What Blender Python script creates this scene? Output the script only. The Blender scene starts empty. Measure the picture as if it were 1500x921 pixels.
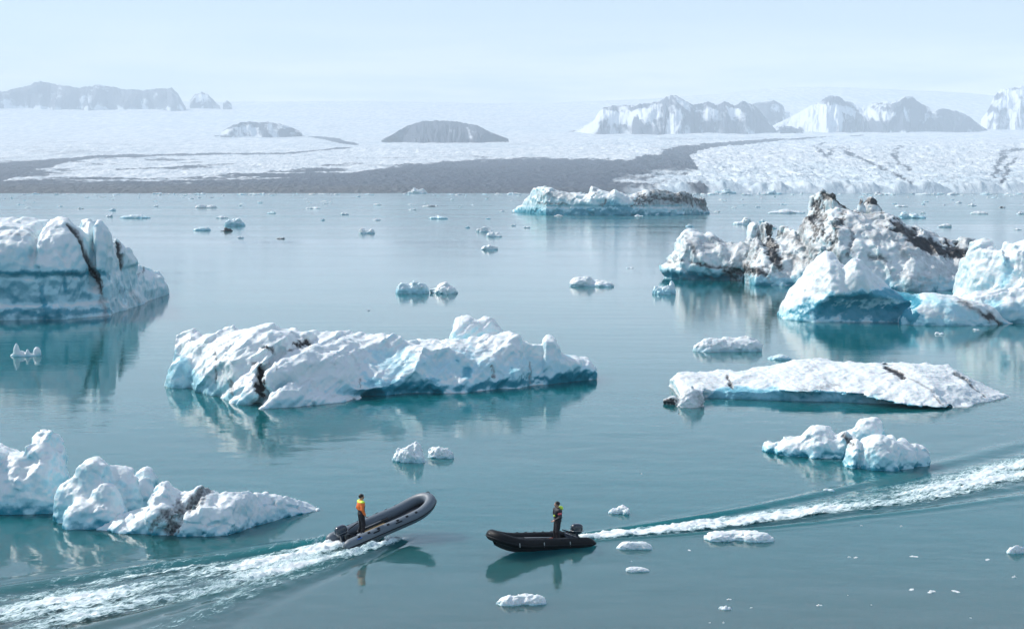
import bpy, math, random
import numpy as np
from mathutils import Vector, Matrix, Euler

random.seed(7)
SC = bpy.context.scene
COL = SC.collection

# ------------------------------------------------------------------ camera
F = 2200.0; CX, CY = 750.0, 460.5; YH = 270.0; CAMH = 16.6
PITCH = math.atan((CY - YH) / F)
cam_d = bpy.data.cameras.new('camera'); cam = bpy.data.objects.new('camera', cam_d); COL.objects.link(cam)
cam_d.sensor_width = 36; cam_d.sensor_fit = 'HORIZONTAL'; cam_d.lens = F / 1500 * 36
cam_d.clip_start = 0.5; cam_d.clip_end = 60000
cam.location = (0, 0, CAMH); cam.rotation_euler = (math.pi / 2 - PITCH, 0, 0)
SC.camera = cam

# ------------------------------------------------------------------ light
SUN_AZ = math.radians(-60)      # clockwise from +Y (view direction); the sun stands to the left, a little beyond
SUN_EL = math.radians(40)
w = bpy.data.worlds.new('World'); SC.world = w; w.use_nodes = True
nt = w.node_tree; nt.nodes.clear()
sky = nt.nodes.new('ShaderNodeTexSky'); sky.sky_type = 'NISHITA'; sky.sun_disc = False
sky.sun_elevation = SUN_EL; sky.sun_rotation = SUN_AZ
sky.air_density = 1.0; sky.dust_density = 0.4; sky.ozone_density = 1.7
SKY_STRENGTH = 0.125
bg = nt.nodes.new('ShaderNodeBackground'); bg.inputs[1].default_value = SKY_STRENGTH
wo = nt.nodes.new('ShaderNodeOutputWorld')
# thin cloud bank lying low over the ice cap
tc = nt.nodes.new('ShaderNodeTexCoord'); mp = nt.nodes.new('ShaderNodeMapping'); mp.inputs['Scale'].default_value = (5, 5, 42)
nz = nt.nodes.new('ShaderNodeTexNoise'); nz.inputs['Scale'].default_value = 1.0; nz.inputs['Detail'].default_value = 6; nz.inputs['Roughness'].default_value = .55
sp = nt.nodes.new('ShaderNodeSeparateXYZ')
band = nt.nodes.new('ShaderNodeMapRange'); band.inputs[1].default_value = .108; band.inputs[2].default_value = .045
rmp = nt.nodes.new('ShaderNodeMapRange'); rmp.inputs[1].default_value = .40; rmp.inputs[2].default_value = .60
mul = nt.nodes.new('ShaderNodeMath'); mul.operation = 'MULTIPLY'
mul2 = nt.nodes.new('ShaderNodeMath'); mul2.operation = 'MULTIPLY'; mul2.inputs[1].default_value = .95
mx = nt.nodes.new('ShaderNodeMix'); mx.data_type = 'RGBA'; mx.inputs[7].default_value = (9.0, 9.0, 9.1, 1)
L = nt.links.new
L(tc.outputs['Generated'], mp.inputs['Vector']); L(mp.outputs[0], nz.inputs['Vector']); L(tc.outputs['Generated'], sp.inputs[0])
L(sp.outputs['Z'], band.inputs[0]); L(nz.outputs[0], rmp.inputs[0]); L(rmp.outputs[0], mul.inputs[0]); L(band.outputs[0], mul.inputs[1])
sky_fill = nt.nodes.new('ShaderNodeMapRange'); sky_fill.inputs[1].default_value = .0; sky_fill.inputs[2].default_value = .55; sky_fill.inputs[3].default_value = .42; sky_fill.inputs[4].default_value = .22
vm = nt.nodes.new('ShaderNodeMix'); vm.data_type = 'RGBA'; vm.inputs[7].default_value = (5.0, 5.75, 6.6, 1)      # paleness added to the sky to brighten ambient light and water reflections
L(sp.outputs['Z'], sky_fill.inputs[0]); L(sky_fill.outputs[0], vm.inputs[0]); L(sky.outputs[0], vm.inputs[6])
L(mul.outputs[0], mul2.inputs[0]); L(mul2.outputs[0], mx.inputs[0]); L(vm.outputs[2], mx.inputs[6]); L(mx.outputs[2], bg.inputs[0]); L(bg.outputs[0], wo.inputs[0])
sd = bpy.data.lights.new('sun', 'SUN'); sd.energy = 4.5; sd.angle = math.radians(.53); sd.color = (1, .95, .88)
so = bpy.data.objects.new('sun', sd); COL.objects.link(so)
to_sun = Vector((math.sin(SUN_AZ) * math.cos(SUN_EL), math.cos(SUN_AZ) * math.cos(SUN_EL), math.sin(SUN_EL)))
so.rotation_euler = to_sun.to_track_quat('Z', 'Y').to_euler(); so.location = (-60, 20, 60)
SC.view_settings.view_transform = 'Standard'; SC.view_settings.look = 'None'; SC.view_settings.gamma = 1
SC.view_settings.use_curve_mapping = False; SC.view_settings.exposure = 0.27
SC.render.engine = 'CYCLES'
SC.cycles.use_denoising = True; SC.cycles.max_bounces = 6; SC.cycles.diffuse_bounces = 3; SC.cycles.glossy_bounces = 3
SC.cycles.transparent_max_bounces = 12; SC.cycles.volume_bounces = 3; SC.cycles.sample_clamp_indirect = 8; SC.cycles.caustics_reflective = False
HAZE_DENSITY = 1.02e-4

# ------------------------------------------------------------------ geometry of the view: where a ray meets the water or a plane
cP, sP = math.cos(PITCH), math.sin(PITCH)
def ray(px, py):
    a, b = px - CX, CY - py
    return np.array([a, F * cP + b * sP, -F * sP + b * cP])
def W(px, py, z=0.0):
    d = ray(px, py); t = (z - CAMH) / d[2]; return Vector((d[0] * t, d[1] * t, z))
def at_depth(px, py, Y):
    d = ray(px, py); t = Y / d[1]; return d[0] * t, CAMH + d[2] * t
def proj(x, y, z):
    z = z - CAMH; d = y * cP - z * sP; u = y * sP + z * cP
    return CX + F * x / d, CY - F * u / d

# ------------------------------------------------------------------ noise
_r = np.random.RandomState(3)
TBL = _r.rand(64, 64, 64).astype(np.float32)
JIT = _r.rand(32, 32, 32, 3).astype(np.float32)
def vnoise(x, y, z, seed=0):
    x = x + seed * 17.31; y = y + seed * 9.17; z = z + seed * 5.73
    xi = np.floor(x).astype(np.int32); yi = np.floor(y).astype(np.int32); zi = np.floor(z).astype(np.int32)
    fx = (x - xi).astype(np.float32); fy = (y - yi).astype(np.float32); fz = (z - zi).astype(np.float32)
    fx = fx * fx * (3 - 2 * fx); fy = fy * fy * (3 - 2 * fy); fz = fz * fz * (3 - 2 * fz)
    x0 = xi & 63; x1 = (xi + 1) & 63; y0 = yi & 63; y1 = (yi + 1) & 63; z0 = zi & 63; z1 = (zi + 1) & 63
    a = TBL[x0, y0, z0] * (1 - fx) + TBL[x1, y0, z0] * fx; b = TBL[x0, y1, z0] * (1 - fx) + TBL[x1, y1, z0] * fx
    c = TBL[x0, y0, z1] * (1 - fx) + TBL[x1, y0, z1] * fx; d = TBL[x0, y1, z1] * (1 - fx) + TBL[x1, y1, z1] * fx
    return ((a * (1 - fy) + b * fy) * (1 - fz) + (c * (1 - fy) + d * fy) * fz) * 2 - 1
def fbm(x, y, z, o=4, seed=0, g=.5):
    s = 0; a = 1; n = 0
    for i in range(o):
        s = s + a * vnoise(x * 2 ** i, y * 2 ** i, z * 2 ** i, seed + i); n += a; a *= g
    return s / n
def ridged(x, y, z, o=3, seed=0, g=.5):
    s = 0; a = 1; n = 0
    for i in range(o):
        s = s + a * (1 - 2 * np.abs(vnoise(x * 2 ** i, y * 2 ** i, z * 2 ** i, seed + i))); n += a; a *= g
    return s / n - .32
def worley(x, y, z, seed=0):       # squared distance to the nearest cell point, and to the second
    x = x + seed * 7.7; y = y + seed * 3.3; z = z + seed * 11.9
    xi = np.floor(x).astype(np.int32); yi = np.floor(y).astype(np.int32); zi = np.floor(z).astype(np.int32)
    d1 = np.full(x.shape, 9., np.float32); d2 = d1.copy()
    for i in (-1, 0, 1):
        for j in (-1, 0, 1):
            for k in (-1, 0, 1):
                J = JIT[(xi + i) & 31, (yi + j) & 31, (zi + k) & 31]
                d = (xi + i + J[..., 0] - x) ** 2 + (yi + j + J[..., 1] - y) ** 2 + (zi + k + J[..., 2] - z) ** 2
                d2 = np.minimum(d2, np.maximum(d, d1)); d1 = np.minimum(d1, d)
    return d1, d2
def facet(x, y, z, seed=0):        # every cell of broken ice is tilted its own way: crisp ledges where cells meet
    x = x + seed * 7.7; y = y + seed * 3.3; z = z + seed * 11.9
    xi = np.floor(x).astype(np.int32); yi = np.floor(y).astype(np.int32); zi = np.floor(z).astype(np.int32)
    d1 = np.full(x.shape, 9., np.float32); v = np.zeros_like(d1)
    for i in (-1, 0, 1):
        for j in (-1, 0, 1):
            for k in (-1, 0, 1):
                J = JIT[(xi + i) & 31, (yi + j) & 31, (zi + k) & 31]; R = JIT[(xi + i + 9) & 31, (yi + j + 5) & 31, (zi + k + 3) & 31] * 2 - 1
                a = x - xi - i - J[..., 0]; b = y - yi - j - J[..., 1]; c = z - zi - k - J[..., 2]; d = a * a + b * b + c * c
                m = d < d1; v = np.where(m, a * R[..., 0] + b * R[..., 1] + c * R[..., 2], v); d1 = np.where(m, d, d1)
    return v
def sstep(a, b, x):
    t = np.clip((x - a) / (b - a), 0, 1); return t * t * (3 - 2 * t)
def smin(a, b, k):
    h = np.clip(.5 + .5 * (b - a) / k, 0, 1); return b * (1 - h) + a * h - k * h * (1 - h)

# ------------------------------------------------------------------ meshes
def new_mesh(name, V, Q, smooth=True, attrs=None):
    V = np.asarray(V, np.float32); Q = np.asarray(Q, np.int32); k = Q.shape[1]
    me = bpy.data.meshes.new(name)
    me.vertices.add(len(V)); me.vertices.foreach_set('co', V.ravel())
    me.loops.add(Q.size); me.loops.foreach_set('vertex_index', Q.ravel())
    me.polygons.add(len(Q)); me.polygons.foreach_set('loop_start', np.arange(len(Q), dtype=np.int32) * k)
    me.polygons.foreach_set('use_smooth', np.full(len(Q), smooth))
    for n, a in (attrs or {}).items():
        at = me.attributes.new(n, 'FLOAT', 'POINT'); at.data.foreach_set('value', np.asarray(a, np.float32).ravel())
    me.update(calc_edges=True); me.validate()
    return me
def grid_quads(nx, ny):
    i = np.arange(nx * ny).reshape(nx, ny)
    return np.stack([i[:-1, :-1], i[1:, :-1], i[1:, 1:], i[:-1, 1:]], -1).reshape(-1, 4)
def put(name, me, mat, parent=None, **props):
    o = bpy.data.objects.new(name, me); COL.objects.link(o)
    if mat is not None and me is not None: me.materials.append(mat)
    if parent is not None: o.parent = parent
    for k, v in props.items(): o[k] = v
    return o
def empty(name, loc=(0, 0, 0), rot=(0, 0, 0), **props):
    o = bpy.data.objects.new(name, None); COL.objects.link(o); o.location = loc; o.rotation_euler = rot
    for k, v in props.items(): o[k] = v
    return o
def surface_nets(Fv, org, h):
    Fv = np.asarray(Fv, np.float32)
    ins = Fv < 0
    nx, ny, nz = Fv.shape
    c = np.zeros((nx - 1, ny - 1, nz - 1), np.int8)
    for i in (0, 1):
        for j in (0, 1):
            for k in (0, 1): c += ins[i:nx - 1 + i, j:ny - 1 + j, k:nz - 1 + k]
    act = (c > 0) & (c < 8)
    I, J, K = np.nonzero(act)
    S = np.zeros((len(I), 3), np.float32); N = np.zeros(len(I), np.float32)
    cor = [(i, j, k) for i in (0, 1) for j in (0, 1) for k in (0, 1)]
    for a in cor:
        for ax in range(3):
            if a[ax]: continue
            b = list(a); b[ax] = 1
            fa = Fv[I + a[0], J + a[1], K + a[2]]; fb = Fv[I + b[0], J + b[1], K + b[2]]
            m = (fa < 0) != (fb < 0); t = np.where(m, fa / np.where(m, fa - fb, 1), 0)
            for q in range(3): S[:, q] += m * (a[q] + (t if q == ax else 0))
            N += m
    V = (S / N[:, None] + np.stack([I, J, K], 1)) * h + np.asarray(org)
    idx = np.full(act.shape, -1, np.int64); idx[I, J, K] = np.arange(len(I))
    quads = []
    for ax in range(3):
        A = np.moveaxis(ins, ax, 0); E = A[:-1] != A[1:]; E = E[:, 1:-1, 1:-1]
        p, q, r = np.nonzero(E); q += 1; r += 1
        ix = np.moveaxis(idx, ax, 0)
        a0 = ix[p, q - 1, r - 1]; a1 = ix[p, q, r - 1]; a2 = ix[p, q, r]; a3 = ix[p, q - 1, r]
        fl = A[p, q, r]
        if ax == 1: fl = ~fl
        qd = np.stack([a0, a1, a2, a3], 1); qd = np.where(fl[:, None], qd, qd[:, ::-1]); quads.append(qd)
    return V, np.concatenate(quads)
def main_island(V, Q):
    lab = np.arange(len(V)); a = np.concatenate([Q[:, 0], Q[:, 1], Q[:, 2]]); b = np.concatenate([Q[:, 1], Q[:, 2], Q[:, 3]])
    while True:
        m = np.minimum(lab[a], lab[b]); new = lab.copy(); np.minimum.at(new, a, m); np.minimum.at(new, b, m); new = new[new]; new = new[new]
        np.minimum.at(new, lab, new.copy()); new = new[new]
        if (new == lab).all(): break
        lab = new
    big = np.bincount(lab).argmax(); keep = lab[Q[:, 0]] == big; used = np.nonzero(lab == big)[0]; re = np.full(len(V), -1); re[used] = np.arange(len(used))
    return V[used], re[Q[keep]]
def normals(V, Q):
    n = np.cross(V[Q[:, 2]] - V[Q[:, 0]], V[Q[:, 3]] - V[Q[:, 1]])
    N = np.zeros_like(V)
    for k in range(4):
        for q in range(3): N[:, q] += np.bincount(Q[:, k], n[:, q], len(V))
    return N / (np.linalg.norm(N, axis=1, keepdims=True) + 1e-9)
def sdf_mesh(fn, lo, hi, h, clip=None):
    ax = [np.arange(lo[i], hi[i] + h, h, dtype=np.float32) for i in range(3)]
    X, Y, Z = np.meshgrid(*ax, indexing='ij')
    Fv = fn(X, Y, Z)
    Fv[0] = Fv[-1] = 1; Fv[:, 0] = Fv[:, -1] = 1; Fv[:, :, 0] = Fv[:, :, -1] = 1
    return surface_nets(Fv, lo, h)

# ------------------------------------------------------------------ materials
class NT:
    def __init__(s, name):
        s.m = bpy.data.materials.new(name); s.m.use_nodes = True; s.t = s.m.node_tree
        s.b = s.t.nodes['Principled BSDF']; s.out = s.t.nodes['Material Output']
    def n(s, kind, **kw):
        x = s.t.nodes.new(kind)
        for k, v in kw.items():
            if isinstance(k, str) and hasattr(x, k) and k not in ('Scale',): setattr(x, k, v)
            else: x.inputs[k].default_value = v
        return x
    def l(s, a, b): s.t.links.new(a, b)
    def attr(s, n): return s.n('ShaderNodeAttribute', attribute_name=n).outputs['Fac']
    def pos(s, scale=(1, 1, 1), obj=False):
        g = s.n('ShaderNodeTexCoord').outputs['Object'] if obj else s.n('ShaderNodeNewGeometry').outputs['Position']
        m = s.n('ShaderNodeMapping'); m.inputs['Scale'].default_value = scale; s.l(g, m.inputs[0]); return m.outputs[0]
    def noise(s, vec, scale, detail=4, rough=.55, dist=0):
        x = s.n('ShaderNodeTexNoise'); x.inputs['Scale'].default_value = scale; x.inputs['Detail'].default_value = detail
        x.inputs['Roughness'].default_value = rough; x.inputs['Distortion'].default_value = dist; s.l(vec, x.inputs['Vector']); return x.outputs[0]
    def vor(s, vec, scale, feature='F1'):
        x = s.n('ShaderNodeTexVoronoi'); x.feature = feature; x.inputs['Scale'].default_value = scale; s.l(vec, x.inputs['Vector']); return x.outputs['Distance']
    def math(s, op, a, b=None, c=None, clamp=False):
        x = s.n('ShaderNodeMath'); x.operation = op; x.use_clamp = clamp
        for i, v in enumerate((a, b, c)):
            if v is None: continue
            if hasattr(v, 'is_output'): s.l(v, x.inputs[i])
            else: x.inputs[i].default_value = v
        return x.outputs[0]
    def rng(s, v, a, b, c=0., d=1.):
        x = s.n('ShaderNodeMapRange'); x.interpolation_type = 'SMOOTHSTEP'; s.l(v, x.inputs[0])
        for i, q in enumerate((a, b, c, d)): x.inputs[i + 1].default_value = q
        return x.outputs[0]
    def mix(s, f, a, b):
        x = s.n('ShaderNodeMix'); x.data_type = 'RGBA'
        if hasattr(f, 'is_output'): s.l(f, x.inputs[0])
        else: x.inputs[0].default_value = f
        for i, v in ((6, a), (7, b)):
            if hasattr(v, 'is_output'): s.l(v, x.inputs[i])
            else: x.inputs[i].default_value = (*v, 1)
        return x.outputs[2]
    def bump(s, h, strength, dist, normal=None):
        x = s.n('ShaderNodeBump'); x.inputs['Strength'].default_value = strength; x.inputs['Distance'].default_value = dist
        s.l(h, x.inputs['Height'])
        if normal is not None: s.l(normal, x.inputs['Normal'])
        return x.outputs[0]
    def set(s, k, v):
        if hasattr(v, 'is_output'): s.l(v, s.b.inputs[k])
        elif isinstance(v, tuple) and len(v) == 3 and s.b.inputs[k].type == 'RGBA': s.b.inputs[k].default_value = (*v, 1)
        else: s.b.inputs[k].default_value = v

def ice_material(name, size=1.0, white=(.76, .80, .805), blue=(.04, .31, .42), pale=(.42, .70, .78), dark=(.035, .038, .042), sss=.22, obj=False):
    t = NT(name); P = t.pos((1 / size,) * 3, obj); 
    fine = t.noise(P, 7, 6, .65); mid = t.noise(P, 1.6, 5, .6)
    blu = t.math('ADD', t.attr('blue'), t.math('MULTIPLY', t.math('SUBTRACT', mid, .5), .5))
    c = t.mix(t.rng(blu, .05, .5), white, pale); c = t.mix(t.rng(blu, .45, 1.0), c, blue)
    dn = t.math('ADD', t.attr('dirt'), t.math('MULTIPLY', t.math('SUBTRACT', t.noise(P, 2.6, 7, .68), .5), 1.05))
    silt = t.rng(dn, .12, .80); core = t.rng(dn, .60, 1.05)
    c = t.mix(t.math('MULTIPLY', silt, .72), c, (.24, .245, .25)); c = t.mix(core, c, dark)
    t.set('Base Color', c)
    t.set('Roughness', t.rng(blu, .1, .8, .48, .22))
    sw = t.math('MULTIPLY', t.math('SUBTRACT', 1., core), sss); t.set('Subsurface Weight', sw)
    t.set('Subsurface Radius', (.25, .65, .9)); t.set('Subsurface Scale', .45 * size)
    h = t.math('ADD', t.math('MULTIPLY', fine, .6), t.math('MULTIPLY', t.vor(P, 3.2, 'SMOOTH_F1'), .5))
    t.set('Normal', t.bump(h, .45, .16 * size))
    return t.m
def simple(name, col, rough=.5, metal=0, var=.15, scale=8, bump=0, coat=0, spec=.5):
    t = NT(name); t.set('Specular IOR Level', spec); P = t.pos((1, 1, 1), True); nn = t.noise(P, scale, 5, .6)
    d = tuple(c * (1 - var) for c in col); l = tuple(min(1, c * (1 + var)) for c in col)
    t.set('Base Color', t.mix(nn, d, l)); t.set('Roughness', t.rng(nn, .2, .8, max(0, rough - .08), min(1, rough + .1))); t.set('Metallic', metal)
    if coat: t.set('Coat Weight', coat)
    if bump: t.set('Normal', t.bump(nn, .5, bump))
    return t.m

# ================================================================== WAKES (used by water and foam)
def path(pts):
    P = np.array([[*W(a, b)[:2]] for a, b in pts]); out = [P[0]]
    for i in range(len(P) - 1):          # Catmull-Rom
        p0 = P[max(i - 1, 0)]; p1 = P[i]; p2 = P[i + 1]; p3 = P[min(i + 2, len(P) - 1)]
        for t in np.linspace(0, 1, 13)[1:]:
            out.append(.5 * ((2 * p1) + (-p0 + p2) * t + (2 * p0 - 5 * p1 + 4 * p2 - p3) * t * t + (-p0 + 3 * p1 - 3 * p2 + p3) * t ** 3))
    out = np.array(out); s = np.concatenate([[0], np.cumsum(np.linalg.norm(np.diff(out, axis=0), axis=1))])
    return out, s
WAKE_L = path([(540, 783), (500, 799), (440, 814), (350, 834), (250, 853), (120, 879), (0, 903), (-160, 940), (-420, 1010)])
WAKE_R = path([(838, 790), (900, 783), (1000, 772), (1120, 757), (1250, 737), (1380, 714), (1500, 690), (1640, 664), (1900, 625)])
WAKE_N = path([(590, 788), (570, 797), (520, 815), (440, 842), (350, 875), (290, 900), (180, 948)])
def along(wk, x, y):     # distance along the wake, signed lateral distance
    P, s = wk; bd = np.full(x.shape, 1e9, np.float32); bs = np.zeros_like(bd); bt = np.zeros_like(bd)
    for i in range(len(P) - 1):
        d = P[i + 1] - P[i]; ln = np.linalg.norm(d)
        if ln < 1e-6: continue
        u = d / ln; rx = x - P[i, 0]; ry = y - P[i, 1]; t = np.clip(rx * u[0] + ry * u[1], 0 if i else -3, ln)
        q = np.hypot(rx - t * u[0], ry - t * u[1]); m = q < bd
        bd = np.where(m, q, bd); bs = np.where(m, s[i] + t, bs); bt = np.where(m, np.sign(u[0] * ry - u[1] * rx) * q, bt)
    return bs, bt
def wake_field(x, y):
    H = np.zeros(x.shape, np.float32); Fm = np.zeros_like(H)
    for wk, kind in ((WAKE_L, 0), (WAKE_R, 1), (WAKE_N, 2)):
        s, t = along(wk, x, y)
        end = sstep(-.4, .8, s)
        if kind == 2:
            hw = .22 + .045 * s; r = np.abs(t) / hw; e_ = np.exp(-s / 26) * end
            tur = fbm(s * 1.6, t * 2.6, s * 0, 4, 15)
            H += e_ * (.15 * np.exp(-(r / 1.1) ** 2) + .10 * tur * np.exp(-(r / 1.6) ** 2) - .04 * np.exp(-((r - 2.2) / .6) ** 2))
            f = (1.15 * np.exp(-(r / 1.15) ** 2) * np.exp(-s / 18)) * end * (.85 + .6 * fbm(s * .4, t * 2, s * 0, 3, 17)); Fm = np.maximum(Fm, f); continue
        if kind == 0:
            hw = .95 + 2.9 * (1 - np.exp(-s / 13)) + .03 * s
            amp = .21 * np.exp(-s / 42) * end * (.8 + .5 * fbm(s * .3, t * .2, s * 0, 2, 6))
        else:
            hw = .6 + .128 * s
            amp = .14 * np.exp(-s / 45) * end
        r = np.abs(t) / hw
        wob = fbm(s * .35, t * .5, s * 0, 3, 5 + kind)
        edge = np.exp(-((r - 1.02 + .05 * wob) / .13) ** 2)
        hollow = np.exp(-((r - .74 + .08 * wob) / .14) ** 2)
        outer = np.exp(-((r - 1.38) / .12) ** 2)
        H += amp * (edge * (1.0 - .35 * kind) - hollow * .75 + (.3 - .2 * kind) * outer)
        tur = fbm(s * 1.1, t * 1.9, s * 0, 4, 9 + kind)
        core = np.exp(-(r / .62) ** 4)
        H += amp * (.5 * tur * np.exp(-(r / .95) ** 4) + .18 * core)
        if kind == 0:
            ctr = .95 * np.exp(-((r - .10) / .33) ** 2) + .8 * np.exp(-((r - .60) / .20) ** 2)
            side = np.where(t < 0, .9, .8) * np.exp(-((r - .98) / .15) ** 2) * np.exp(-s / 26)
            f = (ctr * (1.02 + .5 * np.exp(-s / 12)) + side) * end * (r < 1.5)
        else:
            ctr = np.exp(-((t / hw + .02) / .62) ** 4)
            side = .5 * np.exp(-((r - 1.0) / .14) ** 2) * np.exp(-s / 30)
            f = (ctr * (1.0 + .5 * np.exp(-s / 15)) + side) * end
        f = f * (.75 + .6 * fbm(s * .22, t * 1.2, s * 0, 3, 21 + kind)) + .12 * tur * core
        Fm = np.maximum(Fm, f)
    return H, np.clip(Fm, 0, 1.3)
def swell(x, y):
    return .018 * fbm(x * .35, y * .55, x * 0, 3, 31) 

# ================================================================== WATER
def graded(lo, hi, a, b, h, n):
    left = a - np.geomspace(.4, a - lo, n)[::-1]; right = b + np.geomspace(.4, hi - b, n)
    return np.concatenate([left, np.arange(a, b, h), right])
gx = graded(-21000, 21000, -36, 48, .14, 60); gy = graded(-3000, 15500, 50, 104, .14, 60)
X, Y = np.meshgrid(gx, gy, indexing='ij'); X = X.astype(np.float32); Y = Y.astype(np.float32)
Hh, _ = wake_field(X, Y); near = np.exp(-(np.maximum(0, np.hypot(X, Y - 70) - 45) / 20) ** 2)
Z = (Hh + swell(X, Y)) * near
t = NT('glacial_lake_water')
Pw = t.pos()
yy = t.n('ShaderNodeSeparateXYZ'); t.l(Pw, yy.inputs[0])
patch = t.noise(t.pos((.012, .045, 1)), 1, 4, .6)
streak = t.noise(t.pos((.0022, .02, 1)), 1, 4, .6)
shallow = t.rng(yy.outputs['Y'], 76, 50)
body = t.mix(t.rng(patch, .3, .75), (.004, .106, .121), (.007, .126, .142))
body = t.mix(t.math('MULTIPLY', shallow, .75), body, (.085, .125, .125))
t.set('Base Color', body); t.set('IOR', 1.333); t.set('Specular IOR Level', .5)
t.set('Roughness', t.math('ADD', t.rng(streak, .35, .65, .02, .06), t.math('MULTIPLY', t.rng(yy.outputs['Y'], 150, 900), t.rng(streak, .3, .6, .05, .11))))
r1 = t.noise(t.pos((.9, 2.2, 1)), 1, 3, .5); r2 = t.noise(t.pos((3.0, 6.5, 1)), 1, 3, .55); r3 = t.noise(t.pos((.12, .35, 1)), 1, 3, .5)
hh = t.math('ADD', t.math('MULTIPLY', r1, 1.0), t.math('ADD', t.math('MULTIPLY', r2, .22), t.math('MULTIPLY', r3, 2.2)))
hh = t.math('MULTIPLY', hh, t.rng(patch, .3, .7, .2, 1.5))
t.set('Normal', t.bump(hh, 1.0, .008))
t.set('Subsurface Weight', 1.0); t.set('Subsurface Radius', (.6, 2.0, 2.4)); t.set('Subsurface Scale', 7.0)
M_WATER = t.m
put('water', new_mesh('water', np.stack([X, Y, Z], -1).reshape(-1, 3), grid_quads(len(gx), len(gy))), M_WATER, kind='structure')

# wake foam
def foam_sheet(wk, width, smax, label_name, h=.055):
    P, s = wk; ss = np.arange(-.6, smax, h * 1.3); tt = np.arange(-width, width, h)
    S, T = np.meshgrid(ss, tt, indexing='ij')
    px_ = np.interp(S, s, P[:, 0]); py_ = np.interp(S, s, P[:, 1])
    dx = np.interp(S + .6, s, P[:, 0]) - np.interp(S - .2, s, P[:, 0]); dy = np.interp(S + .6, s, P[:, 1]) - np.interp(S - .2, s, P[:, 1])
    ln = np.hypot(dx, dy) + 1e-6; x = (px_ - dy / ln * T).astype(np.float32); y = (py_ + dx / ln * T).astype(np.float32)
    H, fm = wake_field(x, y); z = H + swell(x, y)
    rough = fbm(x * 2.3, y * 4.0, x * 0, 5, 41, .62)
    z = z + .012 + .22 * np.clip(fm, 0, 1) * np.clip(rough + .25, 0, 1) 
    nx, ny = x.shape; V = np.stack([x, y, z], -1).reshape(-1, 3); Q = grid_quads(nx, ny)
    keep = fm.reshape(-1)[Q].max(1) > .06; Q = Q[keep]
    used = np.unique(Q); re = np.full(len(V), -1); re[used] = np.arange(len(used))
    return new_mesh('wake_foam', V[used], re[Q], attrs={'foam': fm.reshape(-1)[used], 'along': S.reshape(-1)[used], 'across': T.reshape(-1)[used]})
t = NT('foam')
cb = t.n('ShaderNodeCombineXYZ'); t.l(t.attr('along'), cb.inputs[0]); t.l(t.attr('across'), cb.inputs[1])
mpg = t.n('ShaderNodeMapping'); mpg.inputs['Scale'].default_value = (.75, 2.6, 1); t.l(cb.outputs[0], mpg.inputs[0])
n1 = t.noise(mpg.outputs[0], 1.7, 9, .78, .9); n2 = t.vor(mpg.outputs[0], 4.5)
v = t.math('ADD', t.attr('foam'), t.math('MULTIPLY', t.math('SUBTRACT', n1, .5), 2.6)); v = t.math('SUBTRACT', v, t.math('MULTIPLY', n2, .30))
a = t.rng(v, .26, .80)
t.set('Base Color', t.mix(t.rng(v, .3, 1.2), (.42, .66, .68), (.90, .93, .93))); t.set('Roughness', .7); t.set('Alpha', a)
t.set('Normal', t.bump(n1, .6, .12))
M_FOAM = t.m
put('wake_foam', foam_sheet(WAKE_L, 7.5, 46, 'l'), M_FOAM, kind='stuff', label='broad white foam wake trailing behind the grey inflatable boat', category='foam')
put('wake_foam', foam_sheet(WAKE_N, 2.2, 30, 'n'), M_FOAM, kind='stuff', label='thin line of white bow spray beside the grey inflatable boat', category='foam')
put('wake_foam', foam_sheet(WAKE_R, 8.5, 52, 'r'), M_FOAM, kind='stuff', label='long white foam wake curving away behind the black inflatable boat', category='foam')

# ================================================================== GLACIER, MORAINE, MOUNTAINS
def poly_dist(px, py, pts, ysc=1.0):      # distance to a polyline
    d = np.full(px.shape, 1e9, np.float32)
    for (x0, y0), (x1, y1) in zip(pts[:-1], pts[1:]):
        y0, y1 = y0 * ysc, y1 * ysc; dx, dy = x1 - x0, y1 - y0; l2 = dx * dx + dy * dy
        u = np.clip(((px - x0) * dx + (py * ysc - y0) * dy) / l2, 0, 1)
        d = np.minimum(d, np.hypot(px - x0 - u * dx, py * ysc - y0 - u * dy))
    return d
rowD = [2790, 2820, 3000, 3300, 4000, 5500, 7500, 9500, 11200, 12800, 14600, 15300]
pyL = [284.2, 282.5, 279, 274, 262, 238, 214, 200, 183, 168, 156, 158]
pyR = [284.2, 271.5, 268, 262, 248, 226, 208, 198.5, 190, 166, 146, 150]
cols = np.concatenate([np.arange(-900, -20, 12), np.arange(-20, 1520, 1.5), np.arange(1520, 2500, 12)])
rows = np.concatenate([np.geomspace(2790, 4200, 150), np.geomspace(4230, 9500, 210), np.geomspace(9600, 15300, 70)])
PX, D = np.meshgrid(cols, rows, indexing='ij'); PX = PX.astype(np.float32); D = D.astype(np.float32)
lD = np.log(D); wR = sstep(700, 1020, PX)
py = np.interp(lD, np.log(rowD), pyL) * (1 - wR) + np.interp(lD, np.log(rowD), pyR) * wR
dome = 16 * np.exp(-((PX - 1165) / 130) ** 2) + 9 * np.exp(-((PX - 1350) / 120) ** 2) + 14 * np.exp(-((PX - 60) / 230) ** 2) + 6 * np.exp(-((PX - 560) / 200) ** 2)
py = py - dome * sstep(11500, 14600, D)
# the dark land at the left and middle swells up in front of the ice
py = py - 6 * np.exp(-((PX - 720) / 190) ** 2) * sstep(2790, 3300, D) * (1 - sstep(4200, 5200, D))
bear = (PX - CX) / F
x = bear * D; y = D
z = CAMH + (YH - py) / F * D
u, v_ = x / 1000, y / 1000
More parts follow.
